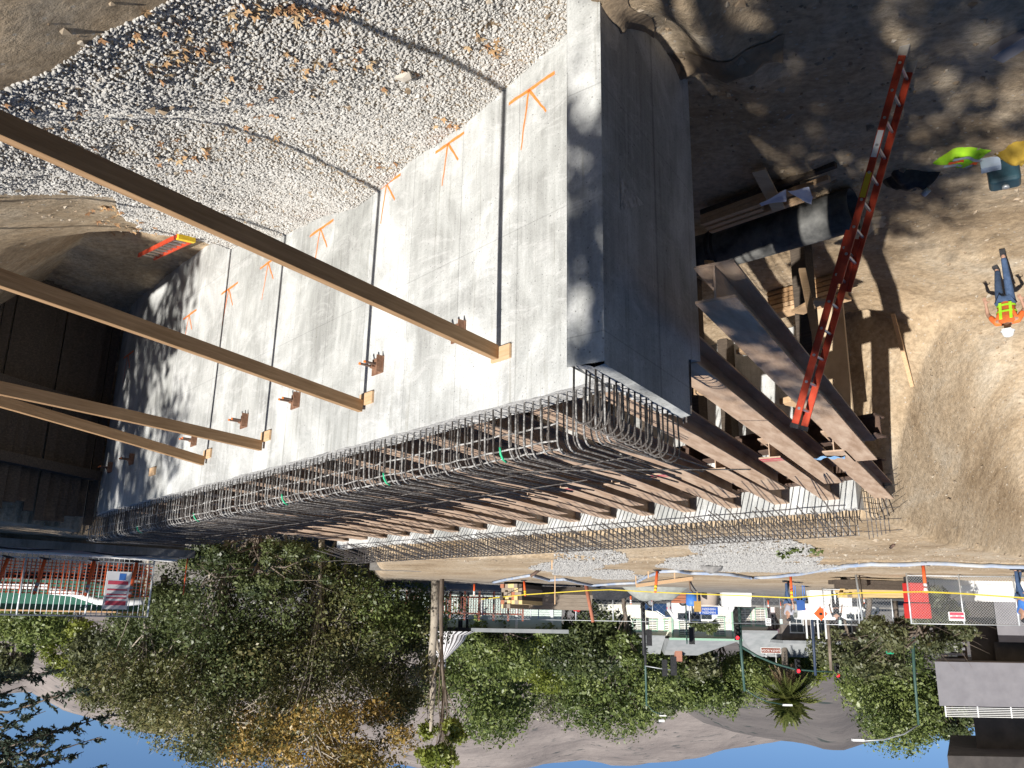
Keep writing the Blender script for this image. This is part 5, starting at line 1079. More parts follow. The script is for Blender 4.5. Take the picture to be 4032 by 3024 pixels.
for x_ in (-.4, .4): MB().tube([PZ(3034, 2561) + Vector((x_, -.08, .2)), PZ(3034, 2561) + Vector((x_, 0, .75 - x_ * .5))], .025, 6).build('hanger', M_white, tsg)
# dark signal pole nearer
YD = 62; dp0 = Vector((aty(2527, 2330, YD).x, YD, 0)); dsg = thing('traffic_signal', 'dark signal pole with unlit black signal heads seen from behind', 'traffic signal', dp0); PD = lambda px, py: aty(px, py, YD) - dp0
MB().tube([(0, 0, 0), PD(2536, 2580)], .11, 9).build('pole', M_blk, dsg, True)
signal_head(dsg, PD(2556, 2510) + Vector((0, 0, 0)), math.pi, False); signal_head(dsg, PD(2549, 2446), math.pi, False, .45)
MB().tube([PD(2536, 2535), PD(2556, 2536)], .03, 6).build('bracket', M_blk, dsg)
ds2 = thing('traffic_signal', 'green signal post with tall black heads before the house window', 'traffic signal', Vector((aty(2700, 2360, 66).x, 66, 0))); o0 = ds2.location.copy(); PE = lambda px, py: aty(px, py, 66) - o0
MB().tube([(0, 0, 0), PE(2705, 2535)], .05, 8).build('pole', M_sgn, ds2, True); signal_head(ds2, PE(2724, 2503), math.pi, False, 1.1); signal_head(ds2, PE(2720, 2443), math.pi, False, .45)
MB().tube([PE(2700, 2452), PE(2720, 2452)], .03, 6).build('bracket', M_sgn, ds2)
for px, py in ((2620, 2625), (2652, 2622)): pass
ds3 = thing('traffic_signal', 'pair of black signal heads on an arm in front of the middle trees', 'traffic signal', Vector((aty(2536, 2360, 63).x, 63.2, 0))); o1 = ds3.location.copy(); PF = lambda px, py: aty(px, py, 63.2) - o1
MB().tube([(0, 0, 0), PF(2542, 2620)], .09, 8).build('pole', M_blk, ds3, True); MB().tube([PF(2542, 2622), PF(2600, 2632), PF(2665, 2640)], .04, 7).build('mast_arm', M_grey, ds3, True)
signal_head(ds3, PF(2617, 2630), math.pi, False); signal_head(ds3, PF(2652, 2622), math.pi, False, 1.15)
def pole(name, px, py0, px1, py1, yy, r_, m_, label, cat):
    q = Vector((aty(px, py0, yy).x, yy, 0)); return MB().tube([Vector((0, 0, -.1)), aty(px1, py1, yy) - q], [r_, r_ * .8], 9).build(name, m_, None, True, label=label, cat=cat, loc=q)
pole('lamp_post', 3196, 2400, 3211, 2660, 70, .13, mat('navy_pole', (.03, .045, .08), rough=.5), 'dark blue pole standing beyond the parked white cars', 'pole')
pole('utility_pole', 3258, 2400, 3272, 2640, 78, .16, M_bark, 'brown wooden utility pole beside the dark blue pole', 'pole')
pole('sign_post', 3368, 2250, 3396, 2440, 34, .045, M_grey, 'thin grey post in front of the white barrier', 'post'); pole('sign_post', 3382, 2254, 3400, 2390, 34.6, .035, M_woodd, 'thin brown post close to the thin grey post', 'post')
pole('sign_post', 2305, 2300, 2335, 2450, 47, .11, mat('redwood', (.30, .11, .07), (.38, .15, .09), 6, .9), 'leaning reddish wooden post before the dark trees', 'post')
sq = Vector((aty(3600, 2480, 52).x, 52, 0)); sl_ = thing('street_lamp', 'tall green street lamp with a long curved arm', 'street lamp', sq); PL = lambda px, py: aty(px, py, 52) - sq
MB().tube([(0, 0, 0), PL(3600, 2650), PL(3617, 2855)], [.13, .09, .06], 9).build('pole', M_sgn, sl_, True); MB().tube([PL(3617, 2853), PL(3560, 2890), PL(3480, 2912), PL(3396, 2917)], .045, 7).build('arm', M_grey, sl_, True); MB().box(PL(3378, 2914), (.65, .25, .12)).build('lamp', M_sign_w, sl_)
cm = Vector((aty(2542, 2700, 66).x, 66, 0)); PM = lambda px, py: aty(px, py, 66) - cm
lm = thing('street_lamp', 'slim green lamp post with a small white camera above the middle trees', 'street lamp', cm); MB().tube([(0, 0, 0), PM(2546, 2780)], [.11, .07], 8).build('pole', M_sgn, lm, True); MB().tube([PM(2546, 2770), PM(2570, 2800), PM(2610, 2815)], .035, 6).build('arm', M_sgn, lm, True); MB().box(PM(2605, 2838), (.4, .2, .16)).box(PM(2610, 2818), (.5, .15, .08)).build('camera_housing', M_white, lm)
# 25 sign
s25 = thing('speed_sign', 'white speed sign reading 25 beside the palm trunk', 'sign', Vector((aty(3022, 2400, 76).x, 76, 0))); zz = aty(3022, 2449, 76).z
MB().tube([(0, .03, 0), (0, .03, zz)], .03, 6).build('post', M_grey, s25); MB().box((0, 0, zz), (.46, .02, .62)).build('plate', M_sign_w, s25)
tm = obj('lettering', text_mesh('25', .34, M_blk), s25, loc=(0, -.014, zz - .12)); tm.rotation_euler = (R(90), 0, 0); tm = obj('lettering', text_mesh('SPEED\nLIMIT', .10, M_blk), s25, loc=(0, -.014, zz + .18)); tm.rotation_euler = (R(90), 0, 0)
for px, py in ((3076, 2448), (3308, 2452)):
    q = Vector((aty(px, py, 64).x, 64, 0)); z = aty(px, py, 64).z; t = thing('street_marker', 'small pale green plate on a post ' + ('by the palm trunk' if px < 3100 else 'by the dark shop front'), 'sign', q); MB().box((0, 0, z), (.2, .02, .38)).build('plate', mat('mint_sign', (.62, .74, .70), rough=.5), t); MB().tube([(0, .03, 0), (0, .03, z)], .025, 6).build('post', M_grey, t)
gs = MB().box((0, 0, 0), (.42, .03, .34)).build('exit_sign', mat('green_sign', (.02, .36, .20), rough=.5), None, label='green street sign half hidden in the olive tree', cat='sign', loc=aty(3503, 2563, 50))
bl_ = MB().box((0, 0, 0), (.9, .05, .5)); 
# domed pavilion
YP = 64; pq = Vector((aty(1748, 2450, YP).x, YP, 0)); pv_ = thing('pavilion', 'striped onion-domed pavilion roof on dark posts', 'pavilion', pq); PP = lambda px, py: aty(px, py, YP) - pq
prof = [(aty(1690, 2480, YP).x - aty(1800, 2480, YP).x, 0)]
zb0, zb1 = aty(1750, 2498, YP).z, aty(1750, 2598, YP).z; hgt = zb1 - zb0
M_rib = mat('dome_white', (.72, .70, .69), rough=.6); M_ribd = mat('dome_dark_stripe', (.16, .15, .15), rough=.8)  # dark dome between white ribs gives the stripes
pf = [(2.35, -.25), (1.75, 0.0), (1.55, hgt * .22), (1.25, hgt * .42), (.82, hgt * .66), (.40, hgt * .88), (.22, hgt)]
n_ = 56
for k in range(n_ // 2):
    b_ = MB(); vs = []
    for r_, z in pf:
        for a_ in (2 * k, 2 * k + 1.2): an = 6.2832 * a_ / n_; vs.append((r_ * math.cos(an), r_ * math.sin(an), zb0 + z))
    b_.add(vs, [(2 * i, 2 * i + 1, 2 * i + 3, 2 * i + 2) for i in range(len(pf) - 1)]); b_.build('dome_rib', M_rib, pv_)
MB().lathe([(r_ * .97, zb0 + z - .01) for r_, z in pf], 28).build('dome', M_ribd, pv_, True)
MB().lathe([(.24, zb0 + hgt), (.28, zb0 + hgt + .1), (.2, zb0 + hgt + .2), (.26, zb0 + hgt + .45), (.12, zb0 + hgt + .7), (.02, zb0 + hgt + .95), (0, zb0 + hgt + .96)], 14).build('finial', M_rib, pv_, True)
for i in range(8): an = 6.2832 * i / 8; MB().tube([(1.7 * math.cos(an), 1.7 * math.sin(an), 0), (1.7 * math.cos(an), 1.7 * math.sin(an), zb0 - .2)], .10, 7).build('post', M_dk, pv_, True)
MB().lathe([(2.0, zb0 - .5), (2.0, zb0 - .1), (0, zb0 - .1)], 24).build('frieze', M_dk, pv_)
# redwood deck railing under the pavilion
dk = thing('deck_railing', 'reddish wooden deck railing in front of the pavilion', 'railing', (0, 60.5, 0)); xa, xb = aty(2060, 2330, 60).x, aty(1600, 2330, 60).x
for i in range(9): x_ = xa + (xb - xa) * i / 8; MB().box((x_, 0, 1.0), (.14, .14, 2.0)).build('post', mat('redwood2', (.22, .07, .05), (.3, .11, .07), 6, .9) if i == 0 else bpy.data.materials['redwood2'], dk)
for i in range(48): x_ = xa + (xb - xa) * i / 47; MB().box((x_, .02, 1.0), (.05, .05, 1.1)).build('baluster', bpy.data.materials['redwood2'], dk)
for z in (.45, 1.55): MB().box(((xa + xb) / 2, .075, z), (xb - xa, .05, .12)).build('rail', bpy.data.materials['redwood2'], dk)
hs5 = thing('house', 'pale green garden building half hidden behind the deck railing', 'house', (aty(1830, 2380, 72).x, 72, 0)); clap(hs5, -8, 8, 0, 2.6, 0, mat('mint_wall', (.52, .60, .55), rough=.8), 4)
for i in range(6): MB().box((-7.2 + 2.9 * i, -.06, 1.3), (.22, .1, 2.6)).build('pilaster', M_white, hs5)
MB().box((0, 1.6, 2.75), (17, 5.6, .3)).build('roof', M_roof, hs5)
# concrete end of the far abutment wing + utility pole in front of it
ew = MB().box((0, 0, -.35), (2.2, .35, 1.5)).build('wing_block', M_conc2, None, label='pale concrete wing block at the far end of the far abutment', cat='block', loc=aty(1560, 2210, 37), rz=R(-14))
up = thing('utility_pole', 'dead forked tree trunk standing like a pole before the pavilion', 'trunk', Vector((aty(1716, 2285, 46).x, 46, 0))); o2 = up.location.copy(); PU = lambda px, py: aty(px, py, 46) - o2
MB().tube([(0, 0, -.2), PU(1712, 2440), PU(1700, 2600), PU(1706, 2700), PU(1700, 2800), PU(1695, 2880)], [.26, .22, .20, .17, .13, .06], 9).build('trunk', M_barkp, up, True); MB().tube([PU(1712, 2480), PU(1725, 2560), PU(1745, 2600)], [.09, .08, .05], 7).build('limb', M_barkp, up, True); MB().tube([PU(1704, 2560), PU(1690, 2640), PU(1678, 2685)], [.10, .09, .03], 7).build('limb', M_barkp, up, True)
# street surface and kerb
st = MB().add([(-140, 56, .008), (60, 64, .008), (60, 90, .008), (-140, 86, .008)], [(0, 1, 2, 3)]).build('street', M_asph, None, kind='structure')
MB().bar((-140, 87, .08), (60, 91, .08), .6, .16).build('pavement', M_conc2, None, kind='structure')

# ================================================================== TREES
def leaf_cloud(blobs, n, size, seed, shell=0.55, droop=0.0):
    """blobs: (cx,cy,cz,rx,ry,rz); leaf quads through the outer volume of each blob, light and dark clumps"""
    r = np.random.default_rng(seed); bl = np.array(blobs, float); vol = (bl[:, 3] * bl[:, 4] * bl[:, 5]) ** .67; k = r.choice(len(bl), n, p=vol / vol.sum())
    d = r.normal(size=(n, 3)); d /= np.linalg.norm(d, axis=1)[:, None]; rad = shell + (1 - shell) * r.random(n) ** .6
    rad *= 1 + .25 * np.sin(d[:, 0] * 5 + k) * np.cos(d[:, 2] * 4 + k * 1.7)
    c = bl[k, :3] + d * bl[k, 3:] * rad[:, None]; c += r.normal(size=(n, 3)) * bl[k, 3:].mean(1)[:, None] * .10
    # orient leaves roughly outward with scatter
    nrm = d + r.normal(size=(n, 3)) * .8 + np.array([0, 0, .35]); nrm /= np.linalg.norm(nrm, axis=1)[:, None]
    t = np.cross(nrm, r.normal(size=(n, 3))); t /= np.linalg.norm(t, axis=1)[:, None]
    if droop: t = t * (1 - droop) + np.array([0, 0, -1]) * droop; t /= np.linalg.norm(t, axis=1)[:, None]
    b = np.cross(nrm, t); s = size * r.gamma(5, .2, n).clip(.35, 2.2)[:, None]
    V = np.stack([c - t * s * .5, c + b * s * .27, c + t * s * .5, c - b * s * .27], 1).reshape(-1, 3)
    rnd = np.clip(.5 + .28 * np.sin(k * 12.9898) + r.normal(size=n) * .17, 0, 1)
    return V, np.arange(n * 4).reshape(-1, 4), rnd
def limbs(b, base, top, r0, tips, seed, n=6):
    rnd = random.Random(seed); base = Vector(base); top = Vector(top)
    pts = [base.lerp(top, i / 5) + Vector((rnd.uniform(-1, 1), rnd.uniform(-1, 1), 0)) * r0 * .6 * (i > 0) for i in range(6)]
    b.tube(pts, [r0 * (1 - .13 * i) for i in range(6)], 8)
    for t in tips:
        t = Vector(t); jf = rnd.uniform(1.6, 4.99); st = pts[int(jf)].lerp(pts[int(jf) + 1], jf % 1); m = st.lerp(t, .5) + Vector((rnd.uniform(-.4, .4), rnd.uniform(-.4, .4), rnd.uniform(.1, .6))); b.tube([st, st.lerp(m, .5), m, t], [r0 * .42, r0 * .33, r0 * .22, r0 * .05], 6)
        for _ in range(2): e = t + Vector((rnd.uniform(-1.2, 1.2), rnd.uniform(-1.2, 1.2), rnd.uniform(-.6, 1.0))); b.tube([m.lerp(t, .4), e], [r0 * .12, r0 * .02], 4)
def tree(label, base, blobs, n, size, m_, seed, r0=.3, bark=None, name='tree', cat='tree', group=None, shell=.5, droop=0.0):
    base = Vector(base); t = thing(name, label, cat, base, 0, group)
    bl = [(x - base.x, y - base.y, z - base.z, a, b_, c_) for x, y, z, a, b_, c_ in blobs]
    zc = sum(q[2] for q in bl) / len(bl); zm = max(q[2] for q in bl); xm = sum(q[0] for q in bl) / len(bl); ym = sum(q[1] for q in bl) / len(bl)
    b = MB(); limbs(b, (0, 0, -.2), (xm, ym, zc + (zm - zc) * .5), r0, [(q[0], q[1], q[2]) for q in bl], seed); b.build('trunk', bark or M_bark, t, True)
    V, Fq, rn = leaf_cloud(bl, n, size, seed, shell, droop); obj('crown', npmesh('crown', V, Fq, m_, attr=rn), t); return t
def blobs_px(cx, cy, rx, ry, yy, n, seed, fr=.42, depth=None):
    """clumps filling an ellipse of photograph pixels at depth yy"""
    rnd = random.Random(seed); L = []; k = yy / FPX * 1.03
    for i in range(n):
        a = rnd.uniform(0, 6.283); q = math.sqrt(rnd.random()) * .88; p = aty(cx + rx * q * math.cos(a), cy + ry * q * math.sin(a), yy + rnd.uniform(-.5, .5) * (depth or rx * k))
        r_ = fr * min(rx, ry) * k * rnd.uniform(.6, 1.25); L.append((p.x, p.y, p.z, r_ * rnd.uniform(.9, 1.3), r_ * 1.1, r_ * rnd.uniform(.7, 1.0)))
    return L
LG = leaf_mat('leaf_mid_green', [(.06, .085, .024), (.14, .185, .05), (.24, .28, .085)])
LD = leaf_mat('leaf_dark_green', [(.036, .052, .02), (.088, .115, .04), (.16, .185, .07)])
LY = leaf_mat('leaf_yellow_green', [(.09, .12, .02), (.18, .215, .035), (.28, .31, .06)])
LO = leaf_mat('leaf_olive', [(.045, .055, .024), (.105, .118, .048), (.18, .185, .085)])
LA = leaf_mat('leaf_autumn', [(.05, .055, .018), (.15, .13, .04), (.36, .235, .06), (.44, .29, .08), (.13, .13, .045)])
LB = leaf_mat('leaf_drab', [(.05, .058, .022), (.115, .125, .045), (.19, .19, .075), (.26, .225, .09)])
LC = leaf_mat('needle_blue_green', [(.028, .045, .034), (.07, .10, .07), (.13, .165, .125)])
TL = [  # cx, cy, rx, ry, Y, clumps, leaves, size, mat, seed, label
    (1890, 2700, 190, 190, 95, 22, 7000, .42, LG, 1, 'broad green tree standing behind the domed pavilion'),
    (1990, 2520, 170, 110, 74, 18, 6500, .32, LG, 2, 'green tree crown between the pavilion and the stacked timbers'),
    (2150, 2600, 105, 130, 84, 16, 5000, .32, LY, 3, 'bright yellow-green tree among darker trees'),
    (2320, 2520, 170, 130, 78, 20, 7000, .34, LD, 4, 'dark tree in front of the end of the cream house'),
    (2400, 2670, 210, 170, 100, 26, 9000, .42, LG, 5, 'tall green tree behind the dark signal pole'),
    (2560, 2720, 120, 110, 110, 14, 4500, .42, LD, 6, 'dark tree top rising behind the house chimney'),
    (2690, 2690, 170, 110, 112, 20, 6500, .44, LG, 7, 'wide green tree behind the grey house roof'),
    (2840, 2670, 140, 110, 116, 16, 5500, .42, LG, 8, 'rounded green tree behind the green mast pole'),
    (2985, 2640, 75, 90, 120, 10, 3000, .45, LY, 9, 'small yellowing tree beside the palm trunk'),
    (3190, 2600, 110, 95, 104, 16, 4500, .40, LY, 10, 'yellow-leaved tree behind the dark blue pole'),
    (3330, 2560, 120, 110, 92, 16, 4500, .38, LO, 11, 'olive-brown tree behind the utility pole'),
    (3560, 2720, 170, 175, 66, 30, 13000, .26, LG, 12, 'tall dense green tree behind the street lamp'),
    (3740, 2840, 80, 60, 64, 10, 3000, .24, LD, 13, 'narrow dark tree between the street lamp and the grey building'),
    (2460, 2560, 70, 60, 72, 10, 3000, .28, LG, 14, 'small bushy green tree before the house windows'),
    (120, 2470, 140, 110, 52, 16, 6500, .24, LG, 15, 'leafy green shrub behind the mesh fence'),
    (290, 2560, 120, 110, 62, 16, 5500, .26, LY, 16, 'yellow-green tree beyond the site trailer'),
    (470, 2600, 150, 140, 60, 18, 7500, .26, LO, 17, 'olive-green tree between the trailer and the bare thicket'),
    (620, 2480, 150, 150, 50, 20, 9000, .20, LD, 18, 'dark leafy thicket tree at the end of the railing'),
    (30, 2610, 90, 60, 70, 8, 2500, .28, LO, 19, 'small olive tree below the conifer'),
    (1800, 2560, 150, 130, 112, 14, 4200, .45, LD, 21, 'dark tree filling the gap behind the pavilion'),
    (2050, 2640, 150, 120, 118, 14, 4200, .45, LG, 22, 'green tree behind the bright yellow-green one'),
    (2230, 2700, 120, 110, 122, 14, 4200, .45, LO, 23, 'olive tree between the yellow-green and the tall tree'),
    (2560, 2620, 150, 90, 124, 14, 4200, .45, LG, 24, 'green tree behind the pair of black signal heads'),
    (2960, 2600, 120, 70, 126, 14, 4200, .45, LD, 25, 'dark tree behind the cream corner shop'),
    (3110, 2590, 110, 70, 126, 14, 4200, .45, LO, 26, 'olive tree behind the pale pink building'),
    (3390, 2640, 110, 110, 98, 14, 4200, .45, LG, 27, 'green tree between the yellow-leaved and the tall dense tree'),
    (2700, 2600, 160, 60, 108, 14, 4200, .45, LO, 28, 'low olive tree along the ridge of the grey roof'),
]
for cx, cy, rx, ry, yy, nc, nl_, sz, m_, sd, lb in TL:
    bl = blobs_px(cx, cy, rx * 1.12, ry * 1.12, yy, int(nc * 1.3), sd); tree(lb, (aty(cx, cy, yy).x, yy, 0), bl, int(nl_ * 2.6), sz * .78, m_, sd, .2, group='background trees')
# big tangled trees behind the far end of the bridge
for cx, cy, rx, ry, yy, nc, nl_, sz, m_, sd, lb, bk in (
    (880, 2440, 330, 290, 46, 34, 16000, .17, LD, 31, 'dense dark thicket tree behind the far end of the bridge', M_bark),
    (1000, 2230, 420, 110, 43, 26, 9000, .17, LD, 37, 'low dark brush filling the creek beyond the bridge', M_bark),
    (560, 2720, 230, 200, 48, 22, 7000, .18, LB, 38, 'olive-brown tree beside the cedar boughs', M_barkp),
    (1250, 2520, 330, 330, 47, 40, 17000, .17, LB, 32, 'tangled half-bare tree with many thin pale branches', M_barkp),
    (1480, 2400, 270, 250, 49, 26, 12000, .17, LG, 33, 'drab green tree beside the dead forked trunk', M_barkp),
    (860, 2790, 420, 220, 45, 40, 14000, .17, LB, 34, 'tall olive-brown tree rising over the thicket', M_barkp),
    (1240, 2930, 430, 190, 45, 46, 15000, .17, LA, 35, 'sycamore with golden autumn leaves at its top', M_barkp),
    (1560, 2640, 190, 230, 50, 22, 7500, .18, LB, 39, 'olive-leaved tree with bare twigs beside the dead forked trunk', M_barkp),
    (1740, 2900, 90, 130, 44, 10, 2200, .22, LY, 36, 'thin bright green sprays above the dead forked trunk', M_bark)):
    tree(lb, (aty(cx, 2300, yy).x, yy, min(0, gz(aty(cx, 2300, yy).x, yy))), blobs_px(cx, cy, rx, ry, yy, int(nc * 1.4), sd, .34, 9), int(nl_ * 2.2), sz * .85, m_, sd, .12, bk, group='thicket trees', shell=.25)
# bare branches in the thicket
rnd = random.Random(5)
def bare(label, px0, py0, px1, py1, yy, r0, sd, k=26):
    rr_ = random.Random(sd); q = Vector((aty(px0, py0, yy).x, yy, gz(aty(px0, py0, yy).x, yy))); t = thing('bare_tree', label, 'tree', q, 0, 'bare thicket trunks'); b = MB(); top = aty(px1, py1, yy) - q
    pts = [Vector((0, 0, -.2)).lerp(top, i / 8) + Vector((rr_.uniform(-.2, .2), rr_.uniform(-.2, .2), 0)) * (i > 0) for i in range(9)]; b.tube(pts, [r0 * (1 - .1 * i) for i in range(9)], 7)
    for _ in range(k):
        i = rr_.randint(2, 8); p = pts[i]; L = rr_.uniform(1.2, 4.2); a = rr_.uniform(0, 6.28); e = p + Vector((math.cos(a) * L, math.sin(a) * L * .6, rr_.uniform(-.6, 1.0) * L * .7)); m = p.lerp(e, .5) + Vector((rr_.uniform(-.4, .4), 0, rr_.uniform(-.3, .5)))
        rb_ = r0 * rr_.uniform(.12, .3); b.tube([p, m, e], [rb_, rb_ * .6, rb_ * .15], 5)
        for _ in range(3): e2 = m.lerp(e, rr_.random()) + Vector((rr_.uniform(-1, 1), rr_.uniform(-.5, .5), rr_.uniform(-1, .8))) * rr_.uniform(.5, 1.3); b.tube([m.lerp(e, rr_.random() * .6), e2], [rb_ * .35, rb_ * .08], 4)
    b.build('trunk', M_barkp, t, True)
for i, a in enumerate(((1370, 2250, 1290, 2900, 47.0, .16, 1), (1330, 2300, 1180, 2850, 47.5, .11, 2), (1440, 2300, 1500, 2760, 49, .11, 3), (1080, 2300, 1130, 2700, 47.5, .10, 4), (930, 2300, 800, 2760, 46, .10, 5), (700, 2300, 880, 2640, 45, .11, 7))):
    bare(('pale leaning trunk with a tangle of bare branches in the thicket', 'thin pale trunk with bare twigs in the thicket')[i > 0], *a)
# olive shrub in front of the grey building
tree('drooping olive tree leaning over the chain-link panel', (aty(3700, 2300, 37).x, 37, 0), blobs_px(3650, 2480, 180, 85, 36.5, 26, 51, .40, 3) + blobs_px(3450, 2510, 140, 70, 38, 14, 52, .4, 3) + blobs_px(3720, 2380, 130, 70, 36, 14, 53, .42, 2), 16000, .13, LO, 54, .14, droop=.45)
tree('dark bushy tree filling the gap under the balcony', (aty(3420, 2300, 56).x, 56, 0), blobs_px(3440, 2590, 130, 90, 56, 16, 55), 5500, .22, LO, 56, .2)
tree('small green street tree on the house front', (aty(2775, 2360, 86).x, 86, 0), blobs_px(2775, 2455, 50, 40, 86, 9, 57, .5), 2200, .26, LD, 58, .08)
tree('creeper-green bush beside the pavilion', (aty(1610, 2360, 58).x, 58, 0), blobs_px(1620, 2440, 90, 60, 58, 10, 59), 3500, .2, LG, 60, .1)
# ivy leaf clump, small plants on the dirt
for i, p in enumerate(((3125, 2150), (3200, 2155), (3085, 2165))):
    q = gp(*p); t = thing('weed', 'leafy green weed growing at the top of the slope behind the rebar', 'plant', q, 0, 'weeds behind the rebar'); V, Fq, rn = leaf_cloud([(0, 0, .11, .22, .22, .13)], 45, .13, 70 + i, .2); obj('leaves', npmesh('leaves', V, Fq, LG, attr=rn), t)
# palm
pq = Vector((aty(3082, 2400, 98).x, 98, 0)); pm_ = thing('palm_tree', 'tall palm with a shaggy crown beside the brown street sign', 'palm', pq); PQ = lambda px, py: aty(px, py, 98) - pq
MB().tube([(0, 0, 0), PQ(3086, 2540), PQ(3100, 2720)], [.42, .36, .34], 10).build('trunk', mat('palm_bark', (.09, .075, .06), (.17, .14, .115), 6, .95, .9, 12, None, (1, 1, 3)), pm_, True)
ctr = PQ(3102, 2745); LPm = leaf_mat('palm_frond', [(.08, .10, .025), (.15, .18, .045), (.24, .25, .08)]); LPd = leaf_mat('palm_dead_frond', [(.07, .05, .03), (.20, .14, .08), (.30, .23, .14)])
rnd = random.Random(3)
for i in range(150):
    a = rnd.uniform(0, 6.283); dead = i < 34; el = rnd.uniform(-1.35, -.55) if dead else rnd.uniform(-.45, 1.4); L = rnd.uniform(3.2, 4.3) if not dead else rnd.uniform(2.4, 3.4)
    d = Vector((math.cos(a) * math.cos(el), math.sin(a) * math.cos(el), math.sin(el))); sd_ = d.cross(Vector((0, 0, 1))).normalized(); K = 22; V = []; Fq = []
    for j in range(K):
        f = (j + .6) / K; c = ctr + d * L * f + Vector((0, 0, -1)) * (L * .42 * f * f * max(.15, math.cos(el))); wd = .60 * math.sin(min(1, f * 1.0 + .14) * 3.0) + .05
        for sg in (-1, 1):
            e = c + sd_ * sg * wd + d * wd * .7 - Vector((0, 0, wd * rnd.uniform(.25, .7))); t_ = d * .085; n0 = len(V); V += [c - t_, c + t_, e + t_ * .3, e - t_ * .3]; Fq.append((n0, n0 + 1, n0 + 2, n0 + 3))
        if j: n0 = len(V); V += [pc - sd_ * .03, pc + sd_ * .03, c + sd_ * .025, c - sd_ * .025]; Fq.append((n0, n0 + 1, n0 + 2, n0 + 3))
        pc = c
    obj('frond', npmesh('frond', np.array([tuple(v) for v in V]), np.array(Fq), LPd if dead else LPm, attr=np.full(len(Fq), rnd.random())), pm_)
# conifer: long drooping boughs reaching in
cb = Vector((15.5, 24.5, 0)); cf = thing('conifer', 'blue-green cedar with sweeping boughs', 'conifer', cb); b = MB(); b.tube([(0, 0, -.3), (0, 0, 12)], [.38, .12], 9)
r_ = np.random.default_rng(77); VV = []; RR = []
def bough(p0, p1, rad):
    p0, p1 = Vector(p0), Vector(p1); m = p0.lerp(p1, .5) + Vector((0, 0, .35)); b.tube([p0, m, p1], [rad, rad * .6, rad * .12], 5); d = (p1 - p0)
    for k in range(int(d.length * 9)):
        f = r_.uniform(.12, 1); c = (p0 * (1 - f) ** 2 + m * (2 * f * (1 - f)) + p1 * f * f); a = r_.uniform(0, 6.28); sdv = Vector((math.cos(a), math.sin(a), r_.uniform(-.25, .7))); L = r_.uniform(.25, .65) * (1.2 - .6 * f); e = c + sdv * L; b.tube([c, e], [.012, .004], 3)
        for q in range(int(46 * L)): g = r_.random(); P_ = c.lerp(e, g); n_ = Vector(r_.normal(size=3)).normalized(); t_ = (sdv + Vector(r_.normal(size=3)) * .6).normalized(); w_ = t_.cross(n_).normalized() * .024; l_ = t_ * .13; VV.extend([P_ - w_, P_ + l_ * .5 - w_ * 1.5, P_ + l_, P_ + w_]); RR.append(np.clip(r_.normal(.5, .22), 0, 1))
for tgt, zz in (((420, 2820), 5.4), ((350, 2700), 4.6), ((400, 2900), 6.0), ((260, 2630), 3.6), ((330, 2960), 6.4), ((430, 3010), 7.0), ((180, 2800), 5.0), ((150, 2930), 6.2), ((240, 2870), 5.6), ((90, 2700), 4.2), ((280, 3040), 7.0), ((60, 2860), 5.4), ((120, 3010), 6.8), ((40, 2960), 6.4)):
    e = aty(*tgt, 23.5 + r_.uniform(-1.5, 1.5)) - cb; bough((0, 0, zz), e, .06)
for i in range(16): a = r_.uniform(0, 6.28); z = r_.uniform(4, 11.5); L = (12.5 - z) * .45 + 1; bough((0, 0, z), (math.cos(a) * L, math.sin(a) * L, z - .5), .05)
b.build('trunk', M_bark, cf, True); V = np.array([tuple(v) for v in VV]); obj('needles', npmesh('needles', V, np.arange(len(V)).reshape(-1, 4), LC, attr=np.array(RR)), cf)
# trees standing behind the photographer: their crowns dapple the pit; the last three are added against sky light
def shade_tree(label, x, y, zc, rx, ry, rz, n, size, seed, nb=34):
    rr_ = random.Random(seed); bl = []
    for i in range(nb):
        a = rr_.uniform(0, 6.28); q = math.sqrt(rr_.random()) * .8; bl.append((x + rx * q * math.cos(a), y + ry * q * math.sin(a), zc + rz * rr_.uniform(-.8, .8), rr_.uniform(.7, 1.6), rr_.uniform(.7, 1.6), rr_.uniform(.5, 1.1)))
    tree(label, (x, y, gz(x, y)), bl, n, size, LG, seed, .45, shell=.2, group='trees behind the viewpoint')
pp = lambda q, r: (.559 * r + .829 * q, -.829 * r + .559 * q)
shade_tree('broad leafy tree behind the viewpoint shading the pit', *pp(-4.5, 12), 9.0, 6.5, 6.5, 6.0, 17000, .26, 91, 60)
shade_tree('second leafy tree behind the viewpoint shading the pit edge', *pp(1.4, 9), 8.0, 2.6, 3.0, 5.0, 5200, .24, 92, 26)
shade_tree('leafy tree on the bank shading the far wall end', *pp(22.0, 7), 9.5, 7.0, 6.0, 6.5, 26000, .24, 93, 60)
shade_tree('leafy tree on the bank shading the timber shoring', *pp(28.5, 4), 9.0, 6.0, 5.0, 6.5, 16000, .26, 97, 50)
shade_tree('unseen dense tree added beside the pit to block sky light', -17, 6, 7.5, 5.0, 5.0, 7.5, 9000, .45, 94, 46)  # from here on: out-of-view crowns added to deepen the shade in the pit
shade_tree('unseen dense tree added on the bank opposite the wing wall to block sky light', -11, -4, 7.5, 5.0, 4.5, 7.0, 9000, .45, 95, 46)
shade_tree('unseen dense tree added left of the dirt slope to block sky light', -29, 20, 7.5, 5.0, 6.0, 7.5, 9000, .5, 96, 46)

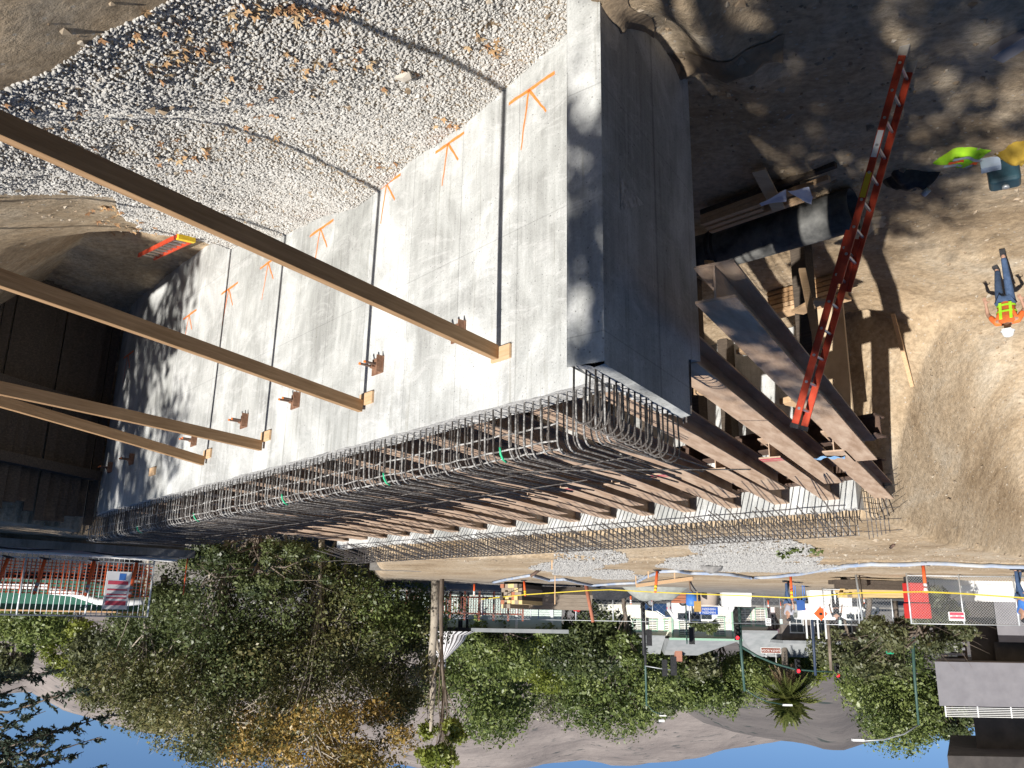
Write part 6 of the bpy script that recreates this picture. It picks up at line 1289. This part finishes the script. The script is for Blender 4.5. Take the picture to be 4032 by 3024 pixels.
# ================================================================== HILLS
def hill(name, rid, y0, y1, m_, seed, rough):
    px = np.array([p[0] for p in rid], float); az = np.array([math.atan2(ray(*p).x, ray(*p).y) for p in rid]); tan_el = np.array([ray(*p).z / math.hypot(ray(*p).x, ray(*p).y) for p in rid]); o_ = np.argsort(az); az, tan_el = az[o_], tan_el[o_]
    na, nr = 260, 60; A = np.linspace(-1.3, 1.3, na); T = np.linspace(0, 1.5, nr); AA, TT = np.meshgrid(A, T)
    rr_ = y0 + (y1 - y0) * TT; el = np.interp(AA, az, tan_el); Hh = el * y1 * np.where(TT < 1, sstep(0, 1, TT) ** .8, 1 - .5 * (TT - 1)); x_ = np.sin(AA) * rr_; y_ = np.cos(AA) * rr_
    Hh = Hh + rough * (fbm(x_ / 160, y_ / 160, 5, seed)) * np.clip(TT * 2, 0, 1) * np.where(np.abs(TT - 1) < .05, .25, 1); Hh = np.where(TT == 0, -5, Hh)
    V = np.stack([x_.ravel(), y_.ravel(), Hh.ravel() + ZC], 1); ii = (np.arange(nr - 1)[:, None] * na + np.arange(na - 1)[None]).ravel(); obj(name, npmesh(name, V, np.stack([ii, ii + 1, ii + na + 1, ii + na], 1), m_, smooth=True), kind='structure')
def hill_mat(name, c1, c2, shrub):
    m = bpy.data.materials.new(name); m.use_nodes = True; t = m.node_tree; b = t.nodes['Principled BSDF']; b.inputs['Roughness'].default_value = 1; b.inputs['Specular IOR Level'].default_value = .05; tc = nd(t, 'ShaderNodeTexCoord'); L = t.links.new
    n = nd(t, 'ShaderNodeTexNoise', Scale=.012, Detail=9.0, Roughness=.65); L(tc.outputs['Object'], n.inputs[0]); c = ramp(t, n.outputs[0], [(.35, c1), (.62, c2)])
    v = nd(t, 'ShaderNodeTexNoise', Scale=.055, Detail=5.0, Roughness=.6); L(tc.outputs['Object'], v.inputs[0]); k = ramp(t, v.outputs[0], [(.60, (0, 0, 0)), (.66, (1, 1, 1))]); c = mixc(t, k, c, shrub); L(c, b.inputs['Base Color'])
    bp_ = nd(t, 'ShaderNodeBump', Strength=.5, Distance=6.0); L(v.outputs[0], bp_.inputs['Height']); L(bp_.outputs[0], b.inputs['Normal']); return m
R1 = [(-600, 2700), (0, 2695), (120, 2672), (260, 2745), (420, 2795), (620, 2840), (900, 2870), (1300, 2930), (1700, 2985), (1800, 3000), (2016, 3000), (2150, 2965), (2300, 2933), (2400, 2945), (2500, 2953), (2620, 2938), (2800, 2925), (2900, 2905), (3000, 2885), (3100, 2870), (3300, 2850), (3600, 2830), (4032, 2800), (4700, 2760)]
R2 = [(-600, 2400), (1500, 2420), (2300, 2520), (2600, 2700), (2760, 2800), (2900, 2850), (3020, 2872), (3100, 2880), (3180, 2892), (3250, 2912), (3320, 2908), (3400, 2880), (3480, 2858), (3620, 2830), (4032, 2760), (4700, 2650)]
hill('far_hills', R1, 420, 1500, hill_mat('dry_hill', (.19, .165, .155), (.28, .245, .225), (.10, .10, .098)), 61, 40)
hill('near_hill', R2, 260, 900, hill_mat('grey_hill', (.11, .10, .098), (.155, .14, .133), (.055, .065, .062)), 71, 25)
